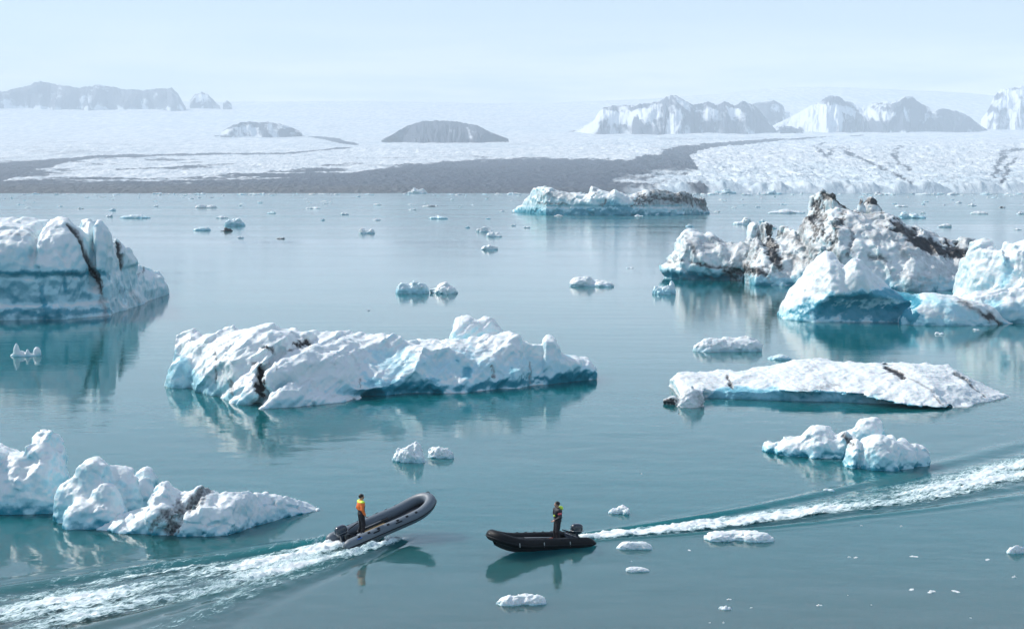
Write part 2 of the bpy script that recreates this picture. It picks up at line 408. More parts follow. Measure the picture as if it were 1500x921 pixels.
# crevasses and roughness
rgh = sstep(820, 1050, PX + 60 * fbm(u * 3, v_ * 2, u * 0, 2, 3))
ice_cliff = rgh * (1 - sstep(2790, 3150, D))
z += ((5 + 9 * rgh) * (1 - sstep(6500, 11500, D)) * (.35 * ridged(u * 22, v_ * 9, u * 0, 2, 11) + .75 * ridged(u * 62 + v_ * 8, v_ * 17, u * 0, 3, 12)) + 14 * fbm(u * 3.2, v_ * 1.4, u * 0, 4, 13) * sstep(3000, 4500, D)) * sstep(2790, 2830, D)
z += ice_cliff * 4 * fbm(u * 30, v_ * 20, u * 0, 4, 17) * sstep(2790, 2800, D)
z = np.where(D < 2795, -2, z)
# debris on the ice, laid out along the flow of the glacier
nA = fbm(u * 2.6, v_ * 2.2, u * 0, 5, 51); nB = fbm(u * 14, v_ * 3.2, u * 0, 5, 57, .6); nC = fbm(u * 45, v_ * 9, u * 0, 4, 61, .6)
def band_top(pts): a = np.array(pts); return np.interp(PX, a[:, 0], a[:, 1])
deb = np.zeros_like(PX)
# big central moraine
top = band_top([(380, 284), (470, 268), (500, 260), (533, 250), (617, 240), (700, 234), (783, 234), (850, 235), (917, 236), (960, 226), (1000, 218), (1060, 300)])
reg = (.86 + .45 * nB + .3 * nC) * sstep(-4, 4, py - top + 3.5 * nB + 2 * nC) * sstep(350, 520, PX + 40 * nA)
fade = 1 - .85 * sstep(820, 990, PX) * sstep(-.35, .35, nB + .5 * nC + .2) * sstep(232, 262, py)
fade *= 1 - .5 * sstep(.05, .35, nB + .3 * nC) * sstep(253, 258, py) * (1 - sstep(264, 272, py)) * sstep(720, 780, PX)
deb = np.maximum(deb, reg * fade * (1 - sstep(1015, 1075, PX + 20 * nB)))
# medial moraine sweeping to the right
d = poly_dist(PX, py, [(990, 228), (1015, 219), (1050, 213), (1100, 208.5), (1170, 204), (1260, 200)], 3)
deb = np.maximum(deb, .9 * (1 - sstep(.6, 1, d / np.interp(PX, [990, 1040, 1100, 1260], [26, 12, 6.5, 2.4]) + .25 * nB)))
# left bands
t1 = band_top([(-900, 247), (0, 240), (60, 236), (150, 228.5), (250, 226), (350, 224.5), (430, 223), (500, 217)])
b1 = band_top([(-900, 275), (0, 266), (30, 258), (60, 250), (110, 240), (150, 234), (250, 229.2), (350, 227), (430, 225), (500, 219)])
deb = np.maximum(deb, .95 * sstep(-1.2, 1.2, py - t1 + .9 * nB) * (1 - sstep(-1.2, 1.2, py - b1 + 1.5 * nB)) * (1 - sstep(500, 530, PX)))
d = poly_dist(PX, py, [(455, 201), (485, 204), (505, 210), (524, 212.5)], 3)
deb = np.maximum(deb, .9 * (1 - sstep(.6, 1, d / np.interp(PX, [455, 500, 524], [3, 10, 4]))))
nS = fbm(PX * .012 + py * .10, py * .42, u * 0, 5, 93, .6)
t2 = band_top([(-900, 266), (0, 262), (100, 265), (180, 262), (260, 259), (330, 257), (420, 254), (520, 246)])
deb = np.maximum(deb, (1 - sstep(480, 560, PX)) * sstep(-9, 12, py - t2 + 30 * nS + 5 * nC))
deb = np.maximum(deb, .62 * sstep(-.05, .4, nS) * sstep(226, 236, py) * (1 - sstep(560, 700, PX)))
deb = np.maximum(deb, .30 * sstep(0, .4, nS) * (1 - sstep(9000, 11000, D)))
deb = np.maximum(deb, (1 - sstep(760, 860, PX + 40 * nA)) * sstep(266, 272, py + 2 * nB))
# thin dirt lines in the crevassed tongue
for pts, wd in (([(1202, 210), (1192, 217), (1200, 225), (1212, 233)], 5), ([(1212, 228), (1218, 221), (1236, 219), (1238, 226), (1262, 236), (1290, 250), (1318, 262), (1335, 272)], 6),
                ([(1316, 216), (1306, 224), (1310, 236), (1330, 252)], 6), ([(1500, 219), (1470, 224), (1458, 240), (1452, 262)], 9), ([(1485, 232), (1470, 246), (1466, 270)], 6)):
    d = poly_dist(PX + 14 * nB + 5 * nC, py + 2 * nB, pts, 2.2); deb = np.maximum(deb, .52 * (1 - sstep(.0, 1.3, d / wd + .5 * nC)))
deb = np.maximum(deb, .30 * sstep(.15, .6, nB + .5 * nC) * (1 - sstep(9000, 12000, D)))
deb = np.maximum(deb, .35 * rgh * sstep(.1, .5, nC) )
blue_a = rgh * (1 - sstep(2900, 5200, D)) * (.55 + .5 * nC) + .35 * sstep(.0, .5, fbm(u * 1.2, v_ * 2.6, u * 0, 3, 71)) * sstep(4500, 7000, D)
brown = (1 - sstep(520, 760, PX + 60 * nA)) * sstep(267, 276, py + 3 * nA)
brown = np.maximum(brown, .5 * (1 - rgh) * sstep(268, 280, py))
t = NT('glacier_and_moraine')
dd = t.attr('debris'); dn = t.math('ADD', dd, t.math('MULTIPLY', t.math('SUBTRACT', t.noise(t.pos((.012, .0035, .01)), 1, 6, .7), .5), .55))
grn = t.noise(t.pos((.03, .007, .02)), 1, 6, .75)
icec = t.mix(t.rng(grn, .35, .68), (.46, .52, .57), (.84, .85, .85)); icec = t.mix(t.math('MULTIPLY', t.attr('blue'), .55, clamp=True), icec, (.36, .52, .62))
dc = t.mix(t.attr('brown'), (.020, .034, .070), (.045, .046, .056)); dc = t.mix(t.rng(grn, .3, .7, 0, .45), dc, (.075, .085, .105))  # debris bluer than real rock: blue of the distant haze mixed in
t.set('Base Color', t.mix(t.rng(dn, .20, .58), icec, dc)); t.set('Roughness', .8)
t.set('Normal', t.bump(grn, .8, 9))
Vt = np.stack([x, y, z], -1).reshape(-1, 3)
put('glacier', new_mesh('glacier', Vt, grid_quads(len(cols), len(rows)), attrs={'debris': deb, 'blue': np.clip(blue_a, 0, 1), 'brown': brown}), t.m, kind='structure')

t = NT('mountain_rock_and_snow')
g = t.noise(t.pos((.006, .006, .012)), 1, 7, .7)
sn = t.math('ADD', t.attr('snow'), t.math('MULTIPLY', t.math('SUBTRACT', g, .5), .9))
t.set('Base Color', t.mix(t.rng(sn, .36, .70), (.040, .055, .095), (.80, .83, .86))); t.set('Roughness', .85); t.set('Normal', t.bump(g, .7, 20))  # rock tinted blue, adding to the haze over far slopes
M_MOUNT = t.m
def mountain(sil, D0, base_py, front, snow_bias, seed, sharp=1.15, crag=1.0, snow_fog_pts=()):
    a = np.array(sil, float); x0, x1 = a[0, 0], a[-1, 0]
    c = np.arange(x0 - 8, x1 + 8, .75); tt = np.linspace(-1, 1, 130)
    PXm, T = np.meshgrid(c, tt, indexing='ij')
    s = np.interp(PXm, a[:, 0], a[:, 1], left=base_py + 3, right=base_py + 3)
    zr0 = np.clip((base_py - s) / max(base_py - a[:, 1].min(), 1), .03, 1)
    ext = np.where(T < 0, front, front * 1.2) * zr0 ** .6
    s = s + (base_py - s) * .10 * fbm(PXm * .12, T * 0, T * 0, 4, seed + 31, .65)
    Dm = D0 + T * ext + 260 * fbm(PXm * .02, T * 1.5, T * 0, 3, seed)
    zr = CAMH + (YH - s) / F * D0; zb = CAMH + (YH - base_py) / F * D0 - 60 - 450 * np.clip(-T, 0, 1)
    wx = PXm + 12 * fbm(PXm * .05, T * 3, T * 0, 3, seed + 3) + 16 * T * np.sign(fbm(PXm * .02, T * 0, T * 0, 1, seed + 40))
    zb = zb + 45 * fbm(PXm * .05, T * 2, T * 0, 3, seed + 41)
    Tv = np.sign(T) * np.abs(T) ** .55
    rg = ridged(wx * .06 + Tv * .8, Tv * 2.6, T * 0, 5, seed + 1, .6) + .3
    fall = (1 - np.abs(T)) ** (sharp + .35 * rg)
    zz = zb + np.maximum(zr - zb, 0) * fall
    xx = (PXm - CX) / F * D0 + (Dm - D0) * (PXm - CX) / F
    hgt = np.maximum(zr - zb, 0)
    zz += crag * .20 * hgt * rg * np.sin(np.pi * np.clip(np.abs(T), 0, 1)) + .03 * hgt * fbm(PXm * .3, Tv * 12, T * 0, 3, seed + 5)
    n2 = fbm(wx * .075 + Tv * 1.6, Tv * 5.0, T * 0, 5, seed + 9, .68)
    snow = .5 + snow_bias + .75 * n2 - .25 * rg
    qx, qy = PXm, YH - (zz - CAMH) / Dm * F
    for (sx, sy, rx, ry, am) in snow_fog_pts: snow += am * (.75 + 1.1 * n2) * np.exp(-((qx - sx) / rx) ** 2 - ((qy - sy) / ry) ** 2)  # snow patches, and one whitening that stands in for fog
    snow += .16 * (np.clip((zz - zb) / np.maximum(hgt, 1), 0, 1) - .5)
    V = np.stack([xx, Dm, zz], -1).reshape(-1, 3)
    return new_mesh('mountain', V, grid_quads(len(c), len(tt)), attrs={'snow': snow})
MT = [
    ([(820, 197), (850, 188), (868, 178), (874, 168), (882, 158), (900, 155), (925, 154), (950, 151), (965, 147), (985, 142), (1000, 151), (1012, 156), (1035, 150), (1045, 153), (1060, 149), (1075, 155), (1088, 148.5), (1100, 154), (1112, 165), (1133, 190), (1140, 196)], 10200, 194, 1100, -.06, 3,
        [(850, 190, 25, 10, 1.0), (925, 172, 40, 9, .75), (1048, 166, 10, 14, .30), (1075, 165, 9, 12, .35), (985, 172, 12, 12, .25), (1060, 182, 60, 6, -.3), (1010, 178, 12, 10, -.3), (1110, 175, 12, 14, -.3)]),
    ([(1098, 155), (1108, 152), (1120, 149), (1130, 149), (1142, 155), (1146, 160)], 11800, 163, 300, -.05, 8, []),
    ([(1110, 196), (1135, 182), (1160, 170), (1182, 158), (1198, 150), (1210, 141), (1222, 143), (1235, 150), (1245, 149), (1250, 155), (1258, 156), (1270, 154), (1290, 151), (1300, 153), (1315, 147), (1330, 142), (1342, 151), (1352, 157), (1365, 163), (1378, 159), (1395, 164), (1410, 168), (1425, 180), (1445, 193), (1450, 198)], 10600, 195, 1000, -.08, 13,
        [(1200, 172, 28, 14, 1.0), (1150, 182, 45, 14, 1.4), (1182, 162, 14, 8, 1.2)] +
        [(1225, 164, 35, 7, .75), (1270, 170, 26, 6, .5), (1240, 177, 30, 4, .35), (1322, 165, 7, 9, .4), (1370, 172, 20, 3, .2), (1330, 186, 90, 5, -.3), (1340, 155, 16, 10, -.3), (1390, 175, 30, 8, -.2)]),
    ([(1432, 176), (1440, 165), (1450, 143), (1461, 131), (1475, 130), (1500, 128), (1530, 138), (1580, 146), (1640, 170), (1660, 180)], 11500, 182, 900, .22, 19, [(1447, 162, 10, 5, -.5), (1455, 142, 6, 8, -.4)]),
    ([(-160, 150), (-60, 140), (-20, 132), (0, 131), (10, 137), (25, 133), (50, 127), (70, 121), (80, 124), (95, 127), (120, 132), (150, 126), (170, 128), (190, 131), (205, 133), (220, 132), (240, 131), (256, 129.5), (265, 138), (272, 152), (276, 158)], 13200, 161, 700, -.24, 24, [(75, 143, 14, 6, .5), (100, 161, 200, 5, .7), (0, 150, 40, 5, .3), (62, 152, 8, 4, .4)]),  # the wide low patch whitens the foot in place of fog
    ([(282, 148), (290, 138), (300, 133), (308, 138), (315, 145), (323, 154), (326, 157)], 13300, 161, 300, -.1, 29, [(300, 148, 8, 8, .3)]),
    ([(330, 152), (336, 148), (342, 153), (343, 156)], 13300, 161, 200, -.1, 31, []),
    ([(560, 206), (578, 198), (592, 189), (605, 183), (620, 178), (650, 177), (680, 180), (700, 186), (720, 196), (745, 205)], 8300, 207, 700, -.34, 34, [(690, 185, 16, 6, .35), (670, 179, 50, 1.5, .3)]),
    ([(325, 195), (345, 184), (358, 180), (375, 179), (400, 180), (420, 184), (445, 194)], 9400, 196, 500, .06, 39, []),
    ([(1140, 190), (1146, 185), (1156, 185), (1168, 190), (1174, 195)], 9800, 195, 150, -.1, 44, []),
]
for i, (sil, D0, b, fr, sb, sd_, spt) in enumerate(MT):
    put('mountain', mountain(sil, D0, b, fr, sb, sd_, snow_fog_pts=spt, sharp=.75 if i == 7 else 1.15, crag={7: .06, 4: .35, 8: .5}.get(i, 1.0)), M_MOUNT, kind='structure')

# ================================================================== HAZE
bm_v = [(-21900, -3100, -8), (21900, -3100, -8), (21900, 15600, -8), (-21900, 15600, -8)]
bm_v += [(a_, b_, 1300) for a_, b_, _ in bm_v]
hz = new_mesh('haze', bm_v, [(0, 3, 2, 1), (4, 5, 6, 7), (0, 1, 5, 4), (1, 2, 6, 5), (2, 3, 7, 6), (3, 0, 4, 7)], smooth=False)
hm = bpy.data.materials.new('haze'); hm.use_nodes = True; ht = hm.node_tree; ht.nodes.clear()
pv = ht.nodes.new('ShaderNodeVolumePrincipled'); pv.inputs['Color'].default_value = (.80, .90, .985, 1); pv.inputs['Density'].default_value = HAZE_DENSITY
pv.inputs['Anisotropy'].default_value = .0
ho = ht.nodes.new('ShaderNodeOutputMaterial'); ht.links.new(pv.outputs[0], ho.inputs['Volume'])
put('haze', hz, hm, kind='stuff')

# ================================================================== ICEBERGS
def wall_field(X, Y, Z, front, top, thick, frac=.45, n=3., m=2.6, lean=0., nb=1.7, ang=0.):
    """a berg wall: front waterline, back, height, all as functions of the distance u along the berg's own axis"""
    c, s_ = math.cos(math.radians(ang)), math.sin(math.radians(ang))
    fr = np.array(front, float); tk = np.array(thick, float)
    fp = [W(a, b) for a, b in front]; fu = np.array([p[0] * c + p[1] * s_ for p in fp]); fv = np.array([-p[0] * s_ + p[1] * c for p in fp])
    us, hs = [], []
    for a, b in top:
        q = a
        for _ in range(8):
            P = W(q, float(np.interp(q, fr[:, 0], fr[:, 1]))); T = np.interp(q, tk[:, 0], tk[:, 1]) * frac
            R = (P[0] - s_ * T, P[1] + c * T); q += .8 * (a - proj(R[0], R[1], at_depth(a, b, R[1])[1])[0])
        us.append(R[0] * c + R[1] * s_); hs.append(at_depth(a, b, R[1])[1])
    o = np.argsort(us); us = np.array(us)[o]; hs = np.array(hs)[o]
    tp = [W(a, float(np.interp(a, fr[:, 0], fr[:, 1]))) for a, _ in thick]; tu = np.array([p[0] * c + p[1] * s_ for p in tp])
    o = np.argsort(fu); fu, fv = fu[o], fv[o]; o = np.argsort(tu); tu, tv = tu[o], tk[:, 1][o]
    U = X * c + Y * s_ if ang else X; Vv = -X * s_ + Y * c if ang else Y
    yf = np.interp(U, fu, fv); T = np.interp(U, tu, tv); H = np.interp(U, us, hs, left=-1, right=-1)
    Hc = np.maximum(H, .05); yr = yf + frac * T; yy = Vv - lean * Z
    u = np.where(yy < yr, (yr - yy) / np.maximum(frac * T, .05), (yy - yr) / np.maximum((1 - frac) * T, .05))
    v = np.clip(Z, 0, None) / Hc
    n = np.where(yy < yr, n, nb)
    q = (u ** n + v ** m) ** (2 / (n + m)) - 1
    f = q * np.minimum(np.maximum(Hc, .3), .5 * np.maximum(T, .3))
    end = np.maximum(us[0] - U, U - us[-1])
    return np.maximum(f, np.where(H <= 0, np.maximum(end, .1), end)).astype(np.float32)
def lobe(X, Y, Z, px, base, top, wpx, deep, n=2.4, rot=0, off=0., zc=0.):
    """rounded ice block: px centre, base row (front waterline), top row, half width in px, half depth in metres"""
    p = W(px, base); Yc = p[1] + deep + off; x_, z_ = at_depth(px, top, Yc); a = wpx / F * Yc
    dx, dy = X - x_, Y - Yc; c, s = math.cos(rot), math.sin(rot); dx, dy = c * dx + s * dy, -s * dx + c * dy
    dz = np.clip(Z - zc, 0, None) / max(z_ - zc, .05)
    hz_ = max(z_ - zc, .05); k0 = (np.abs(dx / a) ** n + np.abs(dy / deep) ** n + dz ** n) ** (1 / n)
    k1 = np.sqrt((dx / a ** 2) ** 2 + (dy / deep ** 2) ** 2 + (dz / hz_) ** 2) + 1e-4
    return np.where(k0 < .3, -.7 * min(a, deep, hz_), k0 * (k0 - 1) / k1).clip(-.7 * min(a, deep, hz_), 50)
def slab(X, Y, Z, px, base, top, wpx, deep, lean, yaw, taper, off, slope):
    """a broken plate of ice standing on end, leaning sideways, narrower at its top, its top edge sloping down to the right"""
    p = W(px, base); Yc = p[1] + deep + off; x_, H = at_depth(px, top, Yc); a = wpx / F * Yc
    dx, dy = X - x_ - lean * (Z - H), Y - Yc; c, s = math.cos(yaw), math.sin(yaw); dx, dy = c * dx + s * dy, -s * dx + c * dy
    k = a * (1 - taper * np.clip(Z / H, 0, 1.2))
    return np.maximum(np.maximum(np.abs(dx) - k, np.abs(dy) + .25 * dx - deep), Z - H + slope * (dx + k) + .25 * np.abs(dy))
def ball(X, Y, Z, px, py, Y0, rx, ry, rz):
    x_, z_ = at_depth(px, py, Y0)
    return (np.sqrt(((X - x_) / rx) ** 2 + ((Y - Y0) / ry) ** 2 + ((Z - z_) / rz) ** 2) - 1) * min(rx, ry, rz)
def berg(name, fn, lo, hi, h, mat, detail=(), dirt=(), blue=(), bluefn=None, dirtfn=None, zlow=-.8, **props):
    lo = np.array([*lo, zlow]); V, Q = main_island(*sdf_mesh(fn, lo, hi, h))
    N = normals(V, Q)
    for dfn in detail:
        V = V + N * dfn(V[:, 0], V[:, 1], V[:, 2])[:, None]
    N = normals(V, Q)
    px, py = proj(V[:, 0], V[:, 1], V[:, 2])
    S = props.pop('scale', 1.0)
    wob = fbm(V[:, 0] / S * 1.3, V[:, 1] / S * 1.3, V[:, 2] / S * 1.3, 3, 77)
    D_ = np.zeros(len(V)); B = np.zeros(len(V))
    w2 = fbm(V[:, 0] / S * 4.5, V[:, 1] / S * 4.5, V[:, 2] / S * 4.5, 4, 78, .65); w3 = fbm(V[:, 0] / S * .9, V[:, 1] / S * .9, V[:, 2] / S * .9, 2, 79)
    for pts, wd, am in dirt:
        dd = poly_dist(px + wd * 1.6 * w3 + (wd * .9 + 2.5) * w2, py + wd * 1.1 * wob + (wd * .7 + 2.5) * w2, pts) / (wd * (1.0 + .9 * wob))
        D_ = np.maximum(D_, am * (1 - sstep(.15, 1.5, dd)))
    V = V - N * (np.clip(D_ - .5, 0, .5) * .25 * S * (1 + w2))[:, None]
    for pts, wd, am in blue:
        B = np.maximum(B, am * (1 - sstep(.2, 1.15, poly_dist(px + wd * (.9 * wob + 1.0 * w3), py + wd * (.7 * wob + .7 * w3), pts) / (wd * (1 + .8 * w2)))))
    if bluefn is not None: B = np.maximum(B, bluefn(V, N, px, py))
    if dirtfn is not None: D_ = np.maximum(D_, dirtfn(V, N, px, py))
    org = Vector((float(V[:, 0].mean()), float(V[:, 1].mean()), 0.0)); V = V - np.array(org)
    o = put(name, new_mesh(name, V, Q, attrs={'dirt': D_, 'blue': B}), mat, **props); o.location = org
    return o
def box_of(front, top, extra, back):
    ps = [W(a, b) for a, b in front]; xs = [p[0] for p in ps]; ys = [p[1] for p in ps]
    return (min(xs) - extra, min(ys) - extra), (max(xs) + extra, max(ys) + back)

M_ICE = ice_material('weathered_ice', 1.0)
M_ICE_BIG = ice_material('weathered_ice_large', 2.0)
M_ICE_FAR = ice_material('weathered_ice_distant', 4.0)
M_ICE_SMALL = ice_material('weathered_ice_small', .5)
M_FLOE = ice_material('floe_ice', .35, obj=True)

def scallop(amp, sc, seed, ay=1., az=1.):       # dimples with crests between them
    return lambda x, y, z: -amp * (1 - np.clip(worley(x / sc, y / sc * ay, z / sc * az, seed)[0], 0, 1) * 1.6)
def flutes(amp, sc, lean, seed, ln=6): return lambda x, y, z: -amp * np.clip(ridged((x - lean * z) / sc, (y + lean * z) / (sc * ln), z / (sc * ln), 2, seed), -.7, 1)
def facets(amp, sc, seed, az=1.): return lambda x, y, z: amp * facet((x + .3 * fbm(x, y, z, 2, 3)) / sc, y / sc, z / sc * az, seed)
def rough(amp, sc, seed, o=4): return lambda x, y, z: amp * fbm(x / sc, y / sc, z / sc, o, seed, .55)
def lump(amp, sc, seed): return lambda x, y, z: amp * (.5 - np.clip(worley(x / sc, y / sc, z / sc, seed)[0], 0, 1))
def std_blue(zl, amt=.75, up=.25):  # blue ice low down; steep faces also take a painted shade tint
    up = up + .10; amt = amt + .08
    def f(V, N, px, py):
        steep = np.clip(1 - N[:, 2] * 1.3, 0, 1)
        return np.clip(steep * (1 - sstep(0, zl, V[:, 2])) * amt + up * steep + .4 * np.clip(-N[:, 2], 0, 1), 0, 1)
    return f

# --- A: tall berg cut by the left edge
fA = [(-170, 473), (0, 469), (90, 468), (160, 462), (200, 448), (225, 438), (246, 431)]
tA = [(-170, 330), (-60, 318), (0, 321), (30, 322), (60, 320), (72, 316), (86, 316), (97, 328), (112, 338), (117, 340), (121, 326), (128, 319), (139, 319), (146, 326), (151, 349), (158, 352), (168, 348), (176, 352), (184, 362), (186, 372), (196, 377), (206, 384), (215, 381), (224, 389), (238, 395), (242, 404), (246, 424)]
def FA(X, Y, Z):
    wx = .8 * fbm(X / 6, Y / 6, Z / 6, 3, 5)
    f = wall_field(X + wx * .4, Y + wx, Z, fA, tA, [(-170, 26), (100, 20), (160, 12), (200, 8), (246, 5)], .55, 3.0, 3.6, ang=32)
    right = sstep(W(120, 465)[0], W(165, 465)[0], X)
    # leaning vertical flutes at the right end
    fl = ridged((X + .35 * Z) / 2.6, Y / 9, Z / 16, 2, 8)
    f -= right * 1.0 * np.clip(fl, -.6, 1)
    # waterline ledges of the left face
    f += (1 - right) * (.40 * np.exp(-((Z - 5.4) / .35) ** 2) + .55 * sstep(5.7, 4.9, Z) - .45 * sstep(1.9, 1.5, Z))
    col = ridged(X / 5.5, Y / 12, Z / 30, 2, 12); f -= (1 - right) * .55 * col * sstep(5.6, 5.0, Z)
    f += .7 * fbm(X / 3.2, Y / 3.2, Z / 4, 3, 9)
    f += (1.0 - right) * 1.2 * np.exp(-((X - W(62, 466)[0] + .1 * Z) / .5) ** 2) * sstep(5, 8, Z)
    f += 1.4 * np.exp(-((X - W(118, 466)[0] - (.5 - .12 * (Z - 6))) / .45) ** 2) * sstep(2, 5, Z)
    return f
lo, hi = box_of(fA, tA, 1.5, 33)
berg('iceberg', FA, lo, (*hi, 14), .2, M_ICE_BIG, detail=[flutes(.30, 1.6, .25, 3), facets(.2, 3.0, 1, .4), scallop(.14, 1.3, 2), rough(.14, .9, 4)], scale=2,
     dirt=[([(98, 328), (112, 342), (120, 356), (128, 375), (137, 395), (145, 415), (148, 428)], 4.5, 1.05), ([(172, 358), (177, 372), (176, 395)], 4.5, 1.0), ([(8, 344), (35, 343), (60, 345)], 3, .45), ([(190, 425), (205, 442)], 5, .45), ([(208, 384), (210, 400)], 2, .8), ([(150, 440), (156, 462)], 6, .6)],
     blue=[([(0, 400), (155, 403)], 8, .9), ([(0, 458), (160, 456)], 9, .95), ([(60, 420), (68, 465)], 13, 1.0), ([(95, 408), (97, 425)], 5, 1.0), ([(170, 415), (185, 440)], 8, .9)],
     bluefn=lambda V, N, px, py: np.clip(.85 - N[:, 2] * 1.2, 0, 1) * (.46 + .34 * sstep(8, 3.5, V[:, 2])) * (1 - .45 * sstep(130, 170, px)),  # shade of the front face put into its blue, deeper towards the foot
     label='tall blue-faced iceberg with flat snowy top, cut off by the left edge', category='iceberg')

# --- B: long low berg far out in front of the glacier
fB = [(752, 311), (800, 314.5), (900, 315.5), (1000, 315), (1037, 313)]
tB = [(751, 310), (760, 302), (772, 290), (780, 277), (790, 274), (805, 276), (822, 281), (845, 283), (862, 283), (866, 272), (872, 274), (884, 280), (894, 279), (900, 277), (907, 282), (920, 287), (932, 283), (945, 279), (965, 278), (985, 281), (1003, 281), (1018, 288), (1034, 293), (1037, 303), (1038, 311)]
def FB(X, Y, Z):
    f = wall_field(X, Y + 1.5 * fbm(X / 12, Y / 12, Z / 12, 3, 3), Z, fB, tB, [(752, 14), (800, 30), (960, 34), (1037, 18)], .35, 3, 2.6)
    f -= 1.1 * ridged((X + .5 * Z) / 7, Y / 14, Z / 9, 3, 5); f += .9 * np.exp(-((Z - 4.6) / .6) ** 2)
    return f
lo, hi = box_of(fB, tB, 3, 42)
berg('iceberg', FB, lo, (*hi, 19), .55, M_ICE_FAR, detail=[facets(.7, 6, 5, 1.), scallop(.35, 3.2, 6), rough(.5, 2.5, 7)], scale=5,
     dirtfn=lambda V, N, px, py: .55 * sstep(930, 960, px) * (py < 299) + .12,
     dirt=[([(792, 286), (812, 284), (835, 288)], 8, .55), ([(866, 276), (872, 284)], 5, .5), ([(880, 300), (888, 294)], 3, .8), ([(935, 292), (960, 287), (1000, 290), (1032, 297)], 11, .95), ([(1010, 294), (1036, 306)], 6, .8), ([(925, 302), (932, 290)], 3, .9), ([(790, 298), (830, 299)], 1.6, .8), ([(950, 300), (1034, 305)], 7, .4)],
     blue=[([(755, 311), (850, 313), (935, 313)], 8, .95), ([(880, 300), (920, 306)], 9, .85)], bluefn=std_blue(5, .5, .22),
     label='long low iceberg with grey dirt bands, alone far out before the glacier', category='iceberg')

# --- C1: ragged dirty berg
fC1 = [(1084, 411), (1110, 417), (1160, 418), (1240, 424), (1340, 426), (1440, 424)]
tC1 = [(1086, 392), (1094, 382), (1102, 362), (1112, 350), (1124, 346), (1134, 352), (1144, 346), (1156, 342), (1170, 328), (1184, 318), (1196, 314), (1212, 308), (1236, 304), (1252, 308), (1268, 312), (1290, 314), (1312, 322), (1330, 330), (1350, 336), (1375, 342), (1400, 346), (1432, 352), (1440, 362), (1444, 400)]
fC0 = [(953, 401), (975, 409), (1010, 410), (1060, 411), (1100, 412)]
tC0 = [(953, 397), (962, 387), (980, 378), (990, 368), (992, 348), (1000, 334), (1012, 331), (1026, 336), (1046, 345), (1066, 351), (1084, 351), (1098, 360), (1106, 380)]
def FC1(X, Y, Z):
    wx = fbm(X / 8, Y / 8, Z / 8, 3, 15)
    f = wall_field(X + wx, Y + 2 * wx, Z, fC1, tC1, [(1084, 10), (1140, 16), (1230, 24), (1330, 22), (1440, 16)], .62, 1.7, 1.5)
    g = wall_field(X, Y + wx, Z, fC0, tC0, [(953, 7), (1000, 12), (1060, 14), (1110, 10)], .55, 2.2, 1.8)
    g += 1.6 * np.exp(-(Z / 1.3) ** 2)
    f = smin(f, g, .8)
    # slabs standing on end
    n1_ = .5 * fbm(X / 3, Y / 3, Z / 3, 3, 19) - .75 * ridged((X + .35 * Z) / 3.2, Y / 7, (Z - .3 * X) / 12, 3, 18)
    f = f + n1_
    for a in ((1117, 413, 322, 17, 2.4, .16, .5, .62, 3.0, .15), (1152, 416, 331, 13, 2.2, .05, .2, .45, 7.5, .1), (1217, 420, 279, 29, 3.0, .10, .45, .45, 10, .55),
              (1241, 422, 311, 21, 2.6, -.22, .55, .30, 6.5, .15), (1262, 423, 322, 26, 2.4, -.20, .5, .35, 5, .3), (1186, 420, 330, 15, 2.2, .12, .6, .35, 7, .1), (1172, 418, 345, 12, 2.0, .2, .7, .5, 4.5, .1), (1140, 417, 378, 24, 2.4, .0, .2, .3, 0, .12),
              (1320, 425, 334, 30, 3.0, -.3, .3, .4, 6, .4), (1090, 412, 372, 12, 1.7, .1, .4, .5, 1.5, .1)):
        f = smin(f, slab(X, Y, Z, *a) + .35 * n1_, .25)
    f = smin(f, lobe(X, Y, Z, 1277, 424, 287, 21, 2.6, 2.6, .5, 14) + .3 * n1_, .3); f = smin(f, lobe(X, Y, Z, 1262, 424, 290, 9, 1.6, 2.2, .5, 13) + .2 * n1_, .3)
    f += .9 * np.clip(np.exp(-((X - W(1188, 420)[0]) / .5) ** 2) + np.exp(-((X - W(1132, 418)[0]) / .5) ** 2), 0, 1) * sstep(3, 7, Z)
    return f
lo, hi = box_of(fC0 + fC1, tC1, 2.5, 32)
